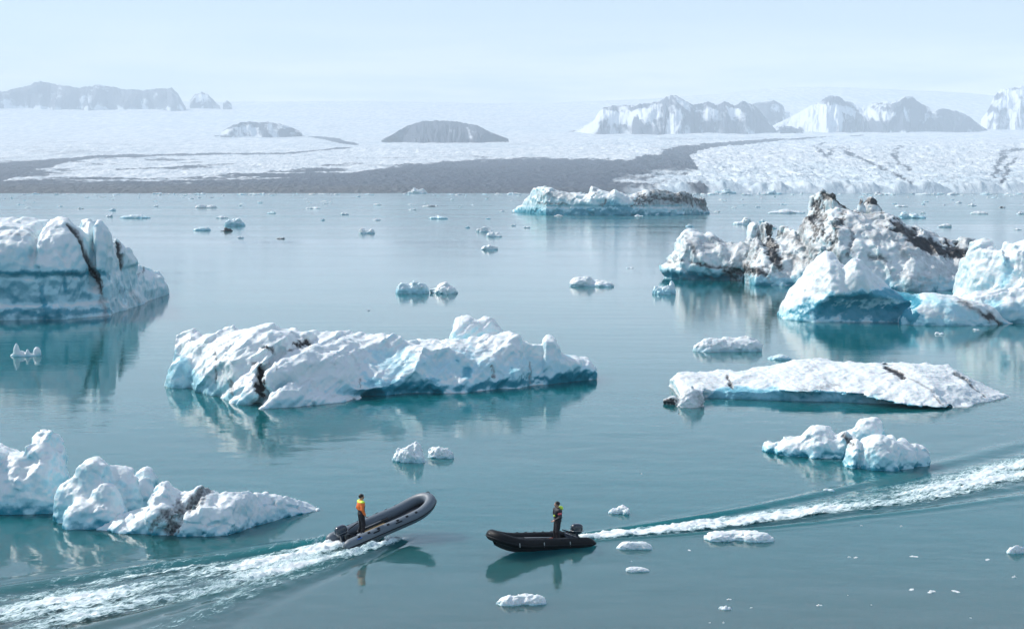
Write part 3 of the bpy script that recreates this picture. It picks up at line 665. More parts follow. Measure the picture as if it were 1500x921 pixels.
berg('iceberg', FC1, lo, (*hi, 18), .26, M_ICE_BIG, detail=[facets(.5, 3.0, 11, .5), facets(.18, 1.5, 13, .8), scallop(.12, 1.9, 12), rough(.22, 1.5, 14), rough(.10, .5, 15)], scale=2.2,
     dirt=[([(1196, 292), (1194, 330), (1190, 352)], 6, 1.05), ([(1204, 284), (1222, 288), (1240, 298), (1250, 306)], 9, 1.15), ([(1256, 292), (1290, 298), (1293, 308)], 7, 1.1), ([(1262, 312), (1300, 330)], 8, .62),
           ([(1206, 292), (1204, 345)], 5.0, .95), ([(1232, 310), (1222, 340), (1212, 372), (1215, 395)], 7, .9), ([(1248, 330), (1250, 345), (1242, 375)], 3.5, .75), ([(1106, 340), (1100, 370), (1094, 380)], 6, .7), ([(1122, 330), (1128, 360), (1134, 388)], 11, 1.1), ([(1112, 326), (1116, 350), (1104, 380)], 4, .8), ([(1140, 340), (1160, 346), (1176, 358), (1190, 372)], 9, .75),
           ([(1066, 400), (1085, 398), (1110, 396), (1125, 402)], 9, 1.0), ([(1070, 408), (1080, 412)], 6, .9), ([(1150, 372), (1180, 384), (1200, 374)], 9, .75), ([(1318, 332), (1335, 344), (1352, 358), (1380, 366), (1425, 374), (1434, 384)], 13, 1.25), ([(1395, 362), (1425, 370)], 8, 1.0), ([(1280, 312), (1330, 334), (1400, 352), (1435, 356)], 5, .6),
           ([(1282, 376), (1298, 380)], 7, .85), ([(1040, 350), (1090, 358)], 9, .6), ([(1000, 345), (1030, 356), (1080, 372)], 10, .45), ([(1010, 384), (1040, 392), (1065, 392)], 2.5, .9), ([(960, 386), (1000, 382)], 2, .8), ([(1310, 410), (1335, 400)], 6, .45), ([(1152, 345), (1165, 395)], 7, .6)],
     blue=[([(960, 398), (1000, 405), (1060, 408)], 7, 1.0), ([(1100, 408), (1160, 412)], 8, .6)], bluefn=std_blue(3, .55, .12),
     dirtfn=lambda V, N, px, py: .20 + .30 * sstep(-.1, .5, fbm(V[:, 0] / 5, V[:, 1] / 5, V[:, 2] / 4, 3, 91)) + .50 * sstep(.05, .5, fbm((V[:, 0] + .45 * V[:, 2]) / 2.0, V[:, 1] / 9, V[:, 2] / 12, 3, 92)) * (1 - .7 * sstep(1260, 1330, px)),
     label='jagged dirt-streaked iceberg with black bands and the highest peak', category='iceberg')

# --- C2: white berg with deep blue hollow in front of it
fC2 = [(1141, 467), (1170, 470), (1220, 474), (1300, 474), (1400, 478), (1468, 474)]
tC2 = [(1141, 460), (1146, 442), (1160, 418), (1176, 402), (1186, 386), (1197, 373), (1210, 368), (1222, 369), (1231, 384), (1240, 388), (1252, 380), (1262, 384), (1276, 398), (1292, 410), (1312, 424), (1335, 432), (1370, 427), (1400, 432), (1424, 444), (1446, 457), (1470, 470)]
def FC2(X, Y, Z):
    wx = .5 * fbm(X / 4, Y / 4, Z / 4, 3, 25)
    f = wall_field(X, Y + wx, Z, fC2, tC2, [(1141, 6), (1200, 10), (1300, 9), (1468, 6)], .62, 1.6, 1.5)
    f = smin(f, lobe(X, Y, Z, 1252, 474, 381, 22, 2.6, 2.2, .3, .6), .7)
    Yc = W(1260, 474)[1]
    cut = ball(X, Y, Z, 1265, 462, Yc + .3, 8.2, 2.5, 2.6); cut2 = ball(X, Y, Z, 1205, 468, Yc + .2, 4.5, 1.8, 1.5)
    f = -smin(-f, smin(cut, cut2, .6), .5)
    f = smin(f, lobe(X, Y, Z, 1392, 477, 436, 76, 2.6, 2.2, 0, .2), .5)
    f += .35 * fbm(X / 2.2, Y / 2.2, Z / 2.2, 3, 26) - .25 * ridged((X + Z) / 3.5, Y / 4, Z / 5, 2, 27)
    return f
lo, hi = box_of(fC2, tC2, 1.5, 13)
berg('iceberg', FC2, lo, (*hi, 10), .16, M_ICE_BIG, detail=[flutes(.08, 1.2, -.6, 23), facets(.08, 2.2, 21), scallop(.09, 1.0, 22), rough(.10, .6, 24)], scale=1.5,
     dirt=[([(1412, 442), (1436, 458), (1462, 474)], 7, .75), ([(1445, 462), (1465, 474)], 7, 1.0), ([(1405, 436), (1420, 448)], 3, .7)],
     blue=[([(1168, 462), (1200, 446), (1250, 436), (1300, 428), (1340, 440)], 13, .95), ([(1200, 458), (1300, 456), (1340, 450)], 19, 1.15), ([(1290, 470), (1390, 472)], 10, .55), ([(1360, 440), (1400, 455), (1430, 468)], 18, .38)],
     bluefn=std_blue(1.2, .5, .08), label='white iceberg hollowed by a deep blue cave, before the jagged dirty berg', category='iceberg')

# --- C3: white berg at the right edge
fC3 = [(1395, 458), (1430, 464), (1500, 470), (1640, 474)]
tC3 = [(1396, 440), (1410, 430), (1419, 424), (1422, 380), (1425, 364), (1436, 360), (1455, 357), (1470, 360), (1478, 378), (1485, 370), (1490, 357), (1500, 360), (1520, 350), (1560, 352), (1610, 390), (1640, 430)]
fC3b = [(1385, 466), (1430, 472), (1500, 474), (1640, 478)]
tC3b = [(1385, 458), (1402, 434), (1440, 430), (1480, 425), (1540, 422), (1600, 436), (1640, 460)]
def FC3(X, Y, Z):
    wx = .7 * fbm(X / 4, Y / 4, Z / 4, 3, 35)
    f = wall_field(X, Y + wx - 3.5, Z, fC3, tC3, [(1395, 8), (1450, 10), (1640, 14)], .5, 2.6, 2)
    g = wall_field(X, Y + wx, Z, fC3b, tC3b, [(1385, 5), (1450, 8), (1640, 10)], .5, 2.6, 2)
    f = smin(f, g, .5)
    f += .8 * fbm(X / 2.4, Y / 2.4, Z / 2.0, 3, 36) - .35 * ridged(X / 3, Y / 4, Z / 2.5, 2, 37)
    return f
lo, hi = box_of(fC3, tC3, 2, 19)
berg('iceberg', FC3, lo, (*hi, 12), .18, M_ICE_BIG, detail=[facets(.3, 2.6, 31, .7), facets(.08, 1.1, 33), scallop(.12, 1.2, 32), rough(.12, .6, 34)], scale=1.5,
     blue=[([(1400, 455), (1500, 455)], 20, .42), ([(1470, 380), (1482, 400), (1470, 415)], 8, .45), ([(1396, 470), (1500, 474)], 5, .8)],
     bluefn=std_blue(1.5, .4, .12), label='clean white iceberg cut off by the right edge of the picture', category='iceberg')

# --- D: central berg
fD = [(262, 560), (300, 578), (335, 591), (378, 598), (430, 592), (520, 583), (620, 579), (720, 573), (770, 569), (830, 562), (877, 553)]
tD = [(262, 512), (262, 492), (272, 487), (300, 487), (330, 484), (346, 479), (372, 481), (402, 478), (440, 486), (480, 489), (540, 489), (600, 489), (640, 490), (655, 489), (700, 488), (741, 486), (763, 486), (766, 500), (776, 504), (794, 507), (798, 494), (806, 492), (818, 497), (824, 507), (842, 510), (856, 518), (866, 530), (878, 551)]
def FD(X, Y, Z):
    wx = fbm(X / 5, Y / 5, Z / 5, 3, 45)
    xl = W(262, 560)[0]
    f = wall_field(X, Y + .9 * wx, Z, fD, tD, [(262, 6), (300, 13), (400, 17), (600, 14), (700, 12), (780, 9), (877, 4)], .55, 2.1, 1.9)
    # long crests that climb to the right on the sunny half
    left = 1 - sstep(W(470, 585)[0], W(560, 585)[0], X)
    dg = ridged((X - 1.25 * Z - .25 * Y) / 2.6, (Y + Z) / 9, Z / 7, 2, 48)
    f -= (.50 * left + .18) * dg
    # scooped hollows of the shaded half
    w1, w2 = worley((X) / 3.6, Y / 4.5, Z / 3.2, 7)
    f += (1 - left) * (.85 - 1.5 * np.clip(w1, 0, .9)) + left * (.25 - .4 * np.clip(w1, 0, .9))
    f += .35 * fbm(X / 1.8, Y / 1.8, Z / 1.8, 3, 46) 
    f += .4 * np.exp(-(Z / .5) ** 2) * (1 - left)
    # slender foot in front
    g = wall_field(X, Y, Z, [(372, 600), (430, 596), (530, 586)], [(370, 597), (382, 588), (400, 572), (420, 559), (432, 558), (442, 566), (452, 575), (500, 580), (530, 584)], [(370, 1.4), (420, 3), (530, 2)], .5, 2, 1.8)
    f = smin(f, g, .25)
    # deep cleft with dirt
    cx = W(388, 590)[0]; f += .9 * np.exp(-((X - cx - .35 * np.sin(Z * 2.2) - .25 * (Z - 2)) / .33) ** 2) * (1 - sstep(3.0, 4.4, Z))
    # hump behind
    f = smin(f, lobe(X, Y, Z, 682, 553, 460, 28, 2.2, 2.6, 0, 0) + .4 * wx, .25); f = smin(f, lobe(X, Y, Z, 712, 553, 461, 30, 2.0, 2.4, .4, .4) + .35 * wx, .35)
    # rotten turquoise corner
    f = smin(f, lobe(X, Y, Z, 268, 569, 521, 26, 1.6, 2.2, .5, .3) + .3 * wx, .35)
    return f
lo, hi = box_of(fD, tD, 2.0, 19)
berg('iceberg', FD, lo, (*hi, 6.6), .115, M_ICE, detail=[flutes(.16, 1.1, 1.1, 40), facets(.12, 1.7, 41), facets(.05, .7, 43), scallop(.07, .75, 42), rough(.05, .35, 44)], scale=1.2,
     dirt=[([(377, 535), (386, 548), (388, 562), (378, 572), (380, 580)], 6.5, 1.25), ([(312, 508), (316, 530), (316, 560)], 2.5, .75), ([(318, 508), (330, 508), (333, 500)], 4, .5), ([(438, 506), (450, 501)], 6, 1.2), ([(386, 510), (400, 511), (402, 518)], 4, .9), ([(338, 560), (340, 575)], 5, .7), ([(422, 511), (430, 512)], 3, .8), ([(528, 556), (530, 566)], 2.5, .7), ([(722, 535), (722, 552)], 2, .7), ([(778, 530), (776, 560)], 2.5, .7)],
     blue=[([(246, 545), (262, 530), (285, 560), (300, 572)], 16, .55), ([(250, 565), (295, 578)], 9, .75), ([(676, 535), (684, 548)], 11, .85), ([(540, 560), (640, 572)], 12, .7), ([(748, 540), (752, 560)], 7, .7), ([(590, 562), (640, 560)], 11, .8), ([(560, 530), (700, 535), (850, 545)], 26, .34)],  # broad last stroke paints the bluish shade of the right half
     bluefn=lambda V, N, px, py: np.clip(std_blue(2.0, .6, .18)(V, N, px, py) * (.55 + .6 * sstep(480, 580, px)), 0, 1),  # right half bluer, painting in its shade
     label='long broad white iceberg with a dirty cleft, in the middle of the lagoon', category='iceberg')

# --- E: flat tilted berg
fE = [(990, 583), (1030, 590), (1120, 594), (1200, 596), (1330, 600), (1385, 601), (1440, 590), (1478, 580)]
tE = [(984, 556), (992, 547), (1010, 546), (1045, 545), (1062, 543), (1100, 541), (1140, 533), (1170, 528), (1250, 529), (1330, 532), (1390, 537), (1430, 556), (1450, 566), (1466, 574), (1479, 579)]
def FE(X, Y, Z):
    wx = fbm(X / 4, Y / 4, Z / 4, 3, 55)
    f = wall_field(X, Y + .5 * wx, Z, fE, tE, [(984, 7), (1050, 13), (1250, 17), (1400, 14), (1478, 6)], .72, 1.45, 1.3)
    xa, xb = W(1020, 590)[0], W(1400, 600)[0]
    # undercut: the sheet hangs over the water along its front
    Yf = np.interp(X[:, 0, 0], [W(a, b)[0] for a, b in fE], [W(a, b)[1] for a, b in fE])[:, None, None]
    lip = np.interp(X[:, 0, 0], [W(a, 590)[0] for a in (1020, 1040, 1180, 1250, 1300, 1370, 1400)], [0, .80, .85, .75, .5, .15, 0])[:, None, None]
    cutz = lip + .16 * wx - Z
    cut = np.maximum(np.maximum(-cutz, (Y - Yf) - 3.0), np.maximum(xa - X, X - xb))
    f = np.maximum(f, -cut * .8)
    f += .20 * fbm(X / 1.6, Y / 1.6, Z / 1.2, 4, 56) - .10 * ridged((X - Y * .8) / 1.7, Y / 6, Z / 2, 2, 57)
    return f
lo, hi = box_of(fE, tE, 1.5, 17)
berg('iceberg', FE, lo, (*hi, 4.2), .09, M_ICE, detail=[flutes(.06, .8, -2.5, 50, 8), facets(.05, 1.1, 51), scallop(.04, .5, 52), rough(.055, .28, 54)], scale=1,
     dirt=[([(1296, 536), (1306, 541), (1324, 550)], 5, 1.3), ([(1066, 552), (1072, 566)], 3.5, .95), ([(1402, 548), (1420, 560), (1440, 580)], 3.5, .85), ([(1370, 580), (1380, 592)], 3, .7), ([(1330, 552), (1370, 575)], 2, .6), ([(1110, 554), (1160, 550)], 3, .4), ([(1170, 572), (1200, 566), (1230, 562)], 4, .5), ([(972, 585), (990, 591)], 6, 1.2), ([(985, 572), (1020, 590)], 18, .42), ([(1000, 552), (1060, 562)], 8, .38), ([(1220, 560), (1225, 580)], 2, .5)],
     blue=[([(1040, 590), (1150, 596), (1290, 598), (1380, 604)], 9, 1.1), ([(1250, 585), (1285, 585)], 8, .5)],
     bluefn=lambda V, N, px, py: np.maximum(np.clip(-N[:, 2] * 1.2 + .3, 0, 1) * (V[:, 2] < 1.2), .78 * sstep(.12, -.12, V[:, 2] + .15 * fbm(V[:, 0] * 1.4, V[:, 1] * 1.4, V[:, 2], 3, 8) - np.interp(px, [1030, 1050, 1180, 1250, 1300, 1370, 1390], [-.2, .75, .85, .7, .45, .1, -.2]))),  # blue ice under the lip, deepened to paint the overhang's shadow
     dirtfn=lambda V, N, px, py: .05 + .22 * sstep(0, .5, fbm(V[:, 0] / 2.2, V[:, 1] / 2.2, V[:, 2], 4, 95)),
     label='low flat tilted iceberg with dirt specks and an undercut blue front edge', category='iceberg')

def FE2(X, Y, Z):
    f = lobe(X, Y, Z, 1012, 597, 567, 22, .9, 1.8, .5, 0); f = smin(f, lobe(X, Y, Z, 988, 593, 582, 18, .7, 1.8, 0, 0), .2)
    return f + .22 * ridged(X / .8, Y / .8, Z / .6, 3, 58) + .1 * fbm(X * 3, Y * 3, Z * 3, 2, 5)
a_, b_ = W(966, 598), W(1040, 590)
berg('ice_floe', FE2, (a_[0] - .4, a_[1] - 1), (b_[0] + .4, b_[1] + 3, 2.4), .06, M_ICE_SMALL, detail=[rough(.04, .2, 59)], scale=.7, zlow=-.3,
     dirt=[([(968, 586), (990, 592)], 7, 1.2)], dirtfn=lambda V, N, px, py: .22 + .35 * sstep(-.1, .5, fbm(V[:, 0] * 1.2, V[:, 1] * 1.2, V[:, 2] * 1.2, 3, 6)),
     label='small grey dirty ice block at the left tip of the flat berg', category='ice floe')
# --- F: small bright berg
def FFn(X, Y, Z):
    f = np.full(X.shape, 9., np.float32)
    for a in ((1140, 663, 649, 24, .9), (1170, 669, 640, 36, 1.3), (1200, 671, 624, 30, 1.4), (1222, 669, 640, 26, 1.2), (1242, 670, 617, 10, .9), (1238, 672, 634, 18, .9), (1272, 672, 611, 25, 1.2, 2.8), (1262, 686, 640, 24, .9), (1292, 690, 636, 30, 1.2), (1306, 680, 634, 13, .9), (1322, 684, 640, 13, .9), (1318, 688, 650, 25, 1.0), (1345, 684, 653, 20, .9), (1280, 688, 650, 40, 1.1)):
        f = smin(f, lobe(X, Y, Z, *a), .32)
    f += .22 * fbm(X / .9, Y / .9, Z / .9, 3, 65) + .12 * (.5 - worley(X / .8, Y / .8, Z / .8, 4)[0])
    c = W(1290, 686); f = -smin(-f, ball(X, Y, Z, 1288, 682, c[1] + .1, .75, .6, .62), .15)
    f += .25 * np.exp(-((X - W(1250, 680)[0] - .2 * Z) / .12) ** 2)
    return f
a_, b_ = W(1112, 690), W(1370, 660)
berg('iceberg', FFn, (a_[0] - .5, a_[1] - 1), (b_[0] + .8, b_[1] + 3.5, 3.6), .062, M_ICE_SMALL, detail=[facets(.09, .8, 61), scallop(.03, .3, 62), rough(.03, .2, 64)], scale=.7,
     dirt=[([(1236, 638), (1248, 648)], 6, .9)], blue=[([(1125, 668), (1230, 672)], 5, .6), ([(1285, 672), (1292, 684)], 9, .6), ([(1245, 688), (1350, 692)], 4, .6)], bluefn=std_blue(.7, .5, .26), zlow=-.4,
     label='small bright knobbly iceberg floating beside the black boat wake', category='iceberg')

# --- G1: rounded lumps at the lower left
def FG1(X, Y, Z):
    f = np.full(X.shape, 9., np.float32)
    for a in ((-60, 752, 650, 60, 2.6), (0, 752, 647, 42, 2.4), (30, 752, 660, 48, 2.2), (66, 750, 631, 32, 1.5, 3.0, 0, .6), (70, 752, 660, 26, 1.7), (20, 754, 690, 60, 1.6), (95, 750, 712, 22, .9),
              (118, 768, 702, 42, 1.3), (140, 770, 665, 30, 1.3, 2.8, 0, .4), (172, 762, 676, 36, 1.3, 2.8, 0, .4), (155, 774, 704, 34, 1.1), (120, 775, 725, 25, .8), (212, 745, 676, 22, .9, 2.2, 0, 1.3), (200, 752, 700, 30, 1.0, 2.2, 0, .6)):
        f = smin(f, lobe(X, Y, Z, *a), .3)
    f += .38 * fbm(X / 1.3, Y / 1.3, Z / 1.3, 3, 75) + .22 * (.5 - worley(X / 1.3, Y / 1.3, Z / 1.2, 4)[0])
    return f
a_, b_ = W(-140, 775), W(250, 750)
berg('iceberg', FG1, (a_[0] - .5, a_[1] - 1.2), (b_[0] + 1.0, b_[1] + 6.5, 5.2), .075, M_ICE_SMALL, detail=[flutes(.06, .7, .3, 70, 4), facets(.08, 1.0, 71), lump(.04, .4, 72), scallop(.035, .33, 73), rough(.03, .2, 74)], scale=.8,
     blue=[([(0, 745), (90, 748)], 10, .6), ([(85, 700), (95, 735)], 10, .35), ([(90, 770), (140, 776)], 5, .5)], bluefn=std_blue(.9, .5, .30), zlow=-.45,
     label='heap of rounded white ice lumps at the lower left edge', category='iceberg')
# --- G2: low slab with dark dirt seam
fG2 = [(140, 775), (170, 780), (220, 785), (300, 785), (340, 782), (380, 768), (420, 758), (462, 748)]
tG2 = [(140, 770), (160, 752), (190, 745), (222, 738), (228, 712), (236, 705), (246, 705), (258, 716), (266, 722), (276, 722), (290, 714), (302, 711), (314, 718), (322, 724), (350, 722), (366, 718), (400, 722), (420, 726), (440, 734), (456, 741), (464, 745)]
def FG2(X, Y, Z):
    f = wall_field(X, Y + .4 * fbm(X / 2, Y / 2, Z / 2, 3, 81), Z, fG2, tG2, [(140, 1.6), (220, 3.4), (300, 3.6), (380, 2.8), (464, 1.0)], .6, 1.9, 1.7)
    f += .22 * fbm(X / .9, Y / .9, Z / .9, 3, 82) - .12 * ridged((X - Z * 1.4) / 1.3, Y / 3, Z / 3, 2, 83)
    c = W(262, 783)[0]; f += .22 * np.exp(-((X - c - 1.25 * (Y - W(262, 783)[1]) * .6) / .16) ** 2)
    return f
lo, hi = box_of(fG2, tG2, .8, 5)
berg('iceberg', FG2, lo, (*hi, 2.6), .06, M_ICE_SMALL, detail=[facets(.15, .8, 86), scallop(.035, .35, 84), rough(.035, .2, 85)], scale=.8,
     dirt=[([(300, 716), (296, 730), (272, 742), (252, 755), (240, 775)], 9, .86), ([(222, 775), (230, 760), (262, 740)], 7, .75), ([(245, 782), (252, 768)], 8, .95), ([(310, 716), (300, 722)], 7, .8)],
     blue=[([(160, 782), (230, 788)], 5, .5), ([(350, 775), (440, 756)], 7, .4)], bluefn=std_blue(.5, .45, .22), zlow=-.4,
     label='low white ice slab crossed by a grey-black dirt seam', category='iceberg')

# ================================================================== SMALL FLOES
def proto(seed, kind):
    R = np.random.RandomState(seed); L_ = []
    n = {'lump': 4, 'flat': 3, 'crag': 6}[kind]
    for i in range(n):
        cx = (i + .5) / n * 1.5 - .75 + R.uniform(-.1, .1); hgt = {'lump': R.uniform(.3, .8), 'flat': R.uniform(.35, .6), 'crag': R.uniform(.3, 1.)}[kind]
        L_.append((cx, R.uniform(-.2, .2), R.uniform(.28, .48) * (1.5 if kind == 'flat' else 1), R.uniform(.25, .5), hgt * (1 - .35 * abs(cx))))
    def fn(X, Y, Z):
        f = np.full(X.shape, 9., np.float32)
        for cx, cy, a, b, hh_ in L_:
            r = np.sqrt(((X - cx) / a) ** 2 + ((Y - cy) / b) ** 2 + (np.clip(Z, 0, None) / hh_) ** 2) - 1; f = smin(f, r * min(a, b, hh_), .18)
        return f + (.06 if kind == 'flat' else .14) * fbm(X * 2.2, Y * 2.2, Z * 2.2, 4, seed) + .05 * (.45 - worley(X * 3, Y * 3, Z * 3, seed)[0])
    V, Q = main_island(*sdf_mesh(fn, np.array([-1.3, -.9, -.25]), (1.3, .9, 1.25), .034))
    V = V + normals(V, Q) * (.05 * facet(V[:, 0] * 4.5, V[:, 1] * 4.5, V[:, 2] * 4.5, seed) + .02 * fbm(V[:, 0] * 9, V[:, 1] * 9, V[:, 2] * 9, 3, seed))[:, None]
    m = V[:, 0].max() - V[:, 0].min(); V[:, 0] -= (V[:, 0].max() + V[:, 0].min()) / 2; V[:, :2] /= m; V[:, 2] /= max(V[:, 2].max(), .01)
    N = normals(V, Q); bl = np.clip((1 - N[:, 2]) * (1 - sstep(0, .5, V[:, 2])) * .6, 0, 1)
    d = np.clip(.25 + .7 * fbm(V[:, 0] * 2.2, V[:, 1] * 2.2, V[:, 2] * .8, 3, seed + 4), 0, 1)
    return V, Q, bl, d
PROTO = {}
def floe_mesh(kind, seed, tint):
    k = (kind, seed, tint)
    if k not in PROTO:
        V, Q, bl, d = proto(seed, kind)
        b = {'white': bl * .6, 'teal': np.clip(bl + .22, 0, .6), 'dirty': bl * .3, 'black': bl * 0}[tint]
        dd_ = {'white': d * .15, 'teal': d * 0, 'dirty': np.clip(d * 1.0 + .25, 0, 1), 'black': d * 0 + 1.1}[tint]
        me = new_mesh('ice_floe', V, Q, attrs={'dirt': dd_, 'blue': b}); me.materials.append(M_FLOE); PROTO[k] = me
    return PROTO[k]
def floe(px, base, wpx, hpx, kind='lump', seed=1, tint='white', label='', group=None, rot=0., deep=.6, name='ice_floe', cat='ice floe'):
    p = W(px, base); s = p[1] / F; wm = wpx * s
    Yb = p[1] + wm * deep * .35
    x_, ztop = at_depth(px, base - hpx, Yb); hm_ = max(ztop, .03)
    o = put(name, floe_mesh(kind, seed, tint), None)
    o.location = (x_, Yb, -.01); o.scale = (wm, wm * deep * 1.3, hm_); o.rotation_euler = (0, 0, rot)
    o['label'] = label; o['category'] = cat
    if group: o['group'] = group
    return o
NAMED = [
    (598, 678, 52, 32, 'crag', 3, 'white', 'larger of two white floes side by side below the central iceberg'),
    (647, 671, 42, 18, 'lump', 4, 'white', 'smaller of two white floes side by side below the central iceberg'),
    (765, 889, 80, 20, 'flat', 5, 'white', 'wedge-shaped white floe below the black boat at the bottom edge'),
    (907, 753, 34, 14, 'lump', 6, 'white', 'small white floe just above the wake, right of the black boat'),
    (929, 807, 56, 14, 'flat', 7, 'white', 'small crumbly white floe just under the start of the black boat wake'),
    (934, 838, 36, 9, 'flat', 8, 'white', 'tiny white floe below the crumbly floe right of the black boat'),
    (1083, 796, 106, 20, 'flat', 9, 'white', 'wide thin half-clear floe lying just below the black boat wake'),
    (1067, 517, 106, 25, 'flat', 10, 'white', 'low arrow-shaped white floe above the flat tilted iceberg'),
    (1142, 527, 36, 9, 'flat', 11, 'teal', 'faint pale green floe near the left end of the flat iceberg top'),
    (604, 430, 50, 20, 'crag', 12, 'teal', 'ragged pale floe touching its smoother neighbour, behind the central iceberg'),
    (650, 430, 45, 18, 'lump', 13, 'white', 'smooth pointed floe right of a ragged one, behind the central iceberg'),
    (868, 420, 70, 16, 'lump', 14, 'white', 'white floe with a black speck, left of the jagged dirty iceberg'),
    (973, 431, 36, 20, 'lump', 15, 'teal', 'small pale green cone of ice at the foot of the jagged dirty iceberg'),
    (1488, 811, 30, 14, 'flat', 16, 'white', 'small glassy floe at the lower right edge'),
    (1062, 893, 20, 7, 'lump', 17, 'white', 'little glassy ice lump near the bottom edge, right of the centre'),
    (1214, 720, 18, 5, 'flat', 18, 'teal', 'little clear ice fragment just above the black boat wake'),
    (198, 320, 46, 6, 'flat', 19, 'teal', 'long thin pale green floe behind the tall blue-faced iceberg'),
    (344, 331, 32, 12, 'crag', 20, 'teal', 'ragged pale blue floe beyond the left iceberg, next to a black one'),
    (332, 339, 18, 6, 'crag', 21, 'black', 'small black dirty ice fragment below a ragged pale blue floe'),
    (296, 338, 26, 6, 'flat', 22, 'teal', 'flat pale floe left of the small black ice fragment'),
    (302, 305, 32, 5, 'flat', 23, 'dirty', 'grey dirty flat floe far out on the left water'),
    (537, 342, 24, 8, 'lump', 24, 'white', 'small white floe alone in the open middle water'),
    (717, 366, 26, 8, 'lump', 25, 'white', 'small white floe below a loose pair in the open water'),
    (710, 340, 26, 8, 'crag', 26, 'white', 'upper left floe of a loose pair in the open water'),
    (724, 347, 24, 9, 'crag', 27, 'white', 'lower right floe of a loose pair in the open water'),
    (642, 321, 30, 6, 'flat', 28, 'teal', 'pale green floe far out, left of the long low iceberg'),
    (1152, 313, 58, 7, 'flat', 29, 'white', 'long flat white floe directly behind the jagged iceberg peak'),
    (1092, 329, 36, 11, 'crag', 30, 'white', 'pale ragged floe behind the left shoulder of the jagged iceberg'),
    (1336, 320, 40, 10, 'crag', 31, 'teal', 'pale pointed floe right of the jagged iceberg peak'),
    (1384, 333, 22, 6, 'lump', 32, 'white', 'small floe over the right slope of the jagged iceberg'),
    (612, 284, 30, 9, 'crag', 33, 'white', 'little white spiky berg at the foot of the dark moraine'),
    (1062, 284, 34, 8, 'crag', 34, 'teal', 'blue-green floe before the glacier front right of the long low iceberg'),
    (1132, 285, 28, 7, 'lump', 35, 'teal', 'blue-green floe before the glacier front over the jagged iceberg'),
    (1376, 490, 14, 4, 'lump', 36, 'white', 'small white crumb in front of the cave iceberg reflection'),
    (1430, 484, 10, 3, 'lump', 37, 'white', 'tiny white crumb just below the dark tip of the cave iceberg'),
]
used_seed = {}
for i, r in enumerate(NAMED):
    floe(*r[:7], label=r[7], group='small ice floes adrift on the lagoon', rot=random.uniform(-.25, .25), deep=.75)
# the two-horned floe
def FH(X, Y, Z):
    f = lobe(X, Y, Z, 24, 522, 502, 6, .30, 1.6)
    for a in ((33, 522, 516, 18, .45, 2), (40, 522, 511, 3.5, .25, 1.8), (54, 521, 508, 6, .35, 2.4), (30, 522, 513, 9, .4, 2)): f = smin(f, lobe(X, Y, Z, *a), .10)
    return f + .06 * fbm(X * 2.5, Y * 2.5, Z * 2.5, 3, 3)
a_, b_ = W(10, 524), W(66, 518)
berg('ice_floe', FH, (a_[0] - .3, a_[1] - .5), (b_[0] + .3, b_[1] + 1.2, 1.8), .05, M_ICE_SMALL, bluefn=std_blue(.3, .3, .1), zlow=-.25, scale=.5,
     label='small white floe with two upright horns near the left edge', category='ice floe')
# scattered bits: (px, row, width, height) of the ones the photograph shows apart, then the thin brash near the glacier
FAR = [(40, 305, 10, 2), (118, 306, 9, 3), (165, 309, 10, 4), (160, 318, 10, 4), (228, 303, 8, 3), (352, 349, 11, 3), (326, 320, 20, 4), (398, 313, 14, 4), (459, 306, 22, 3), (505, 315, 12, 4), (473, 323, 6, 4), (552, 301, 12, 3), (552, 323, 12, 3),
       (604, 300, 14, 2), (628, 303, 20, 3), (604, 308, 12, 2.4), (411, 350, 13, 3), (381, 298, 8, 2), (675, 304, 6, 2), (715, 321, 8, 3), (752, 331, 8, 3), (772, 334, 10, 3), (685, 334, 7, 4), (700, 338, 7, 3), (818, 317, 14, 3), (936, 317, 14, 3), (735, 310, 8, 2), (1050, 311, 10, 2), (1075, 305, 9, 2),
       (1110, 304, 8, 2), (1118, 326, 12, 5), (1130, 335, 16, 6), (1148, 300, 10, 2), (1320, 303, 20, 3), (1424, 302, 14, 5), (1434, 314, 26, 5), (1495, 314, 12, 5), (1384, 301, 7, 2), (1404, 298, 10, 3), (1356, 296, 8, 2), (1210, 302, 8, 2), (1468, 305, 10, 3), (1352, 313, 10, 3), (1230, 331, 12, 3),
       (923, 393, 12, 2), (540, 455, 4, 2), (1490, 337, 14, 3), (1310, 299, 8, 2), (1010, 332, 12, 4), (30, 300, 12, 2), (88, 303, 8, 2), (1025, 391, 7, 2)]
R = random.Random(11)
for i in range(130):
    py_ = 284.4 + abs(R.gauss(0, 1)) * 7; px_ = R.uniform(-10, 1510)
    wd = R.uniform(3, 9) * (1.5 if R.random() < .15 else 1); FAR.append((px_, py_, wd, R.uniform(1.0, 2.2)))
for i in range(62): FAR.append((R.uniform(740, 1510), 284.6 + R.uniform(0, 1.6), R.uniform(6, 22), R.uniform(1.6, 4.5)))
for i in range(34): FAR.append((R.uniform(-10, 740), 284.5 + R.uniform(0, 1.2), R.uniform(5, 18), R.uniform(1.2, 3.0)))
GL = 'scattered small ice pieces far out on the lagoon'
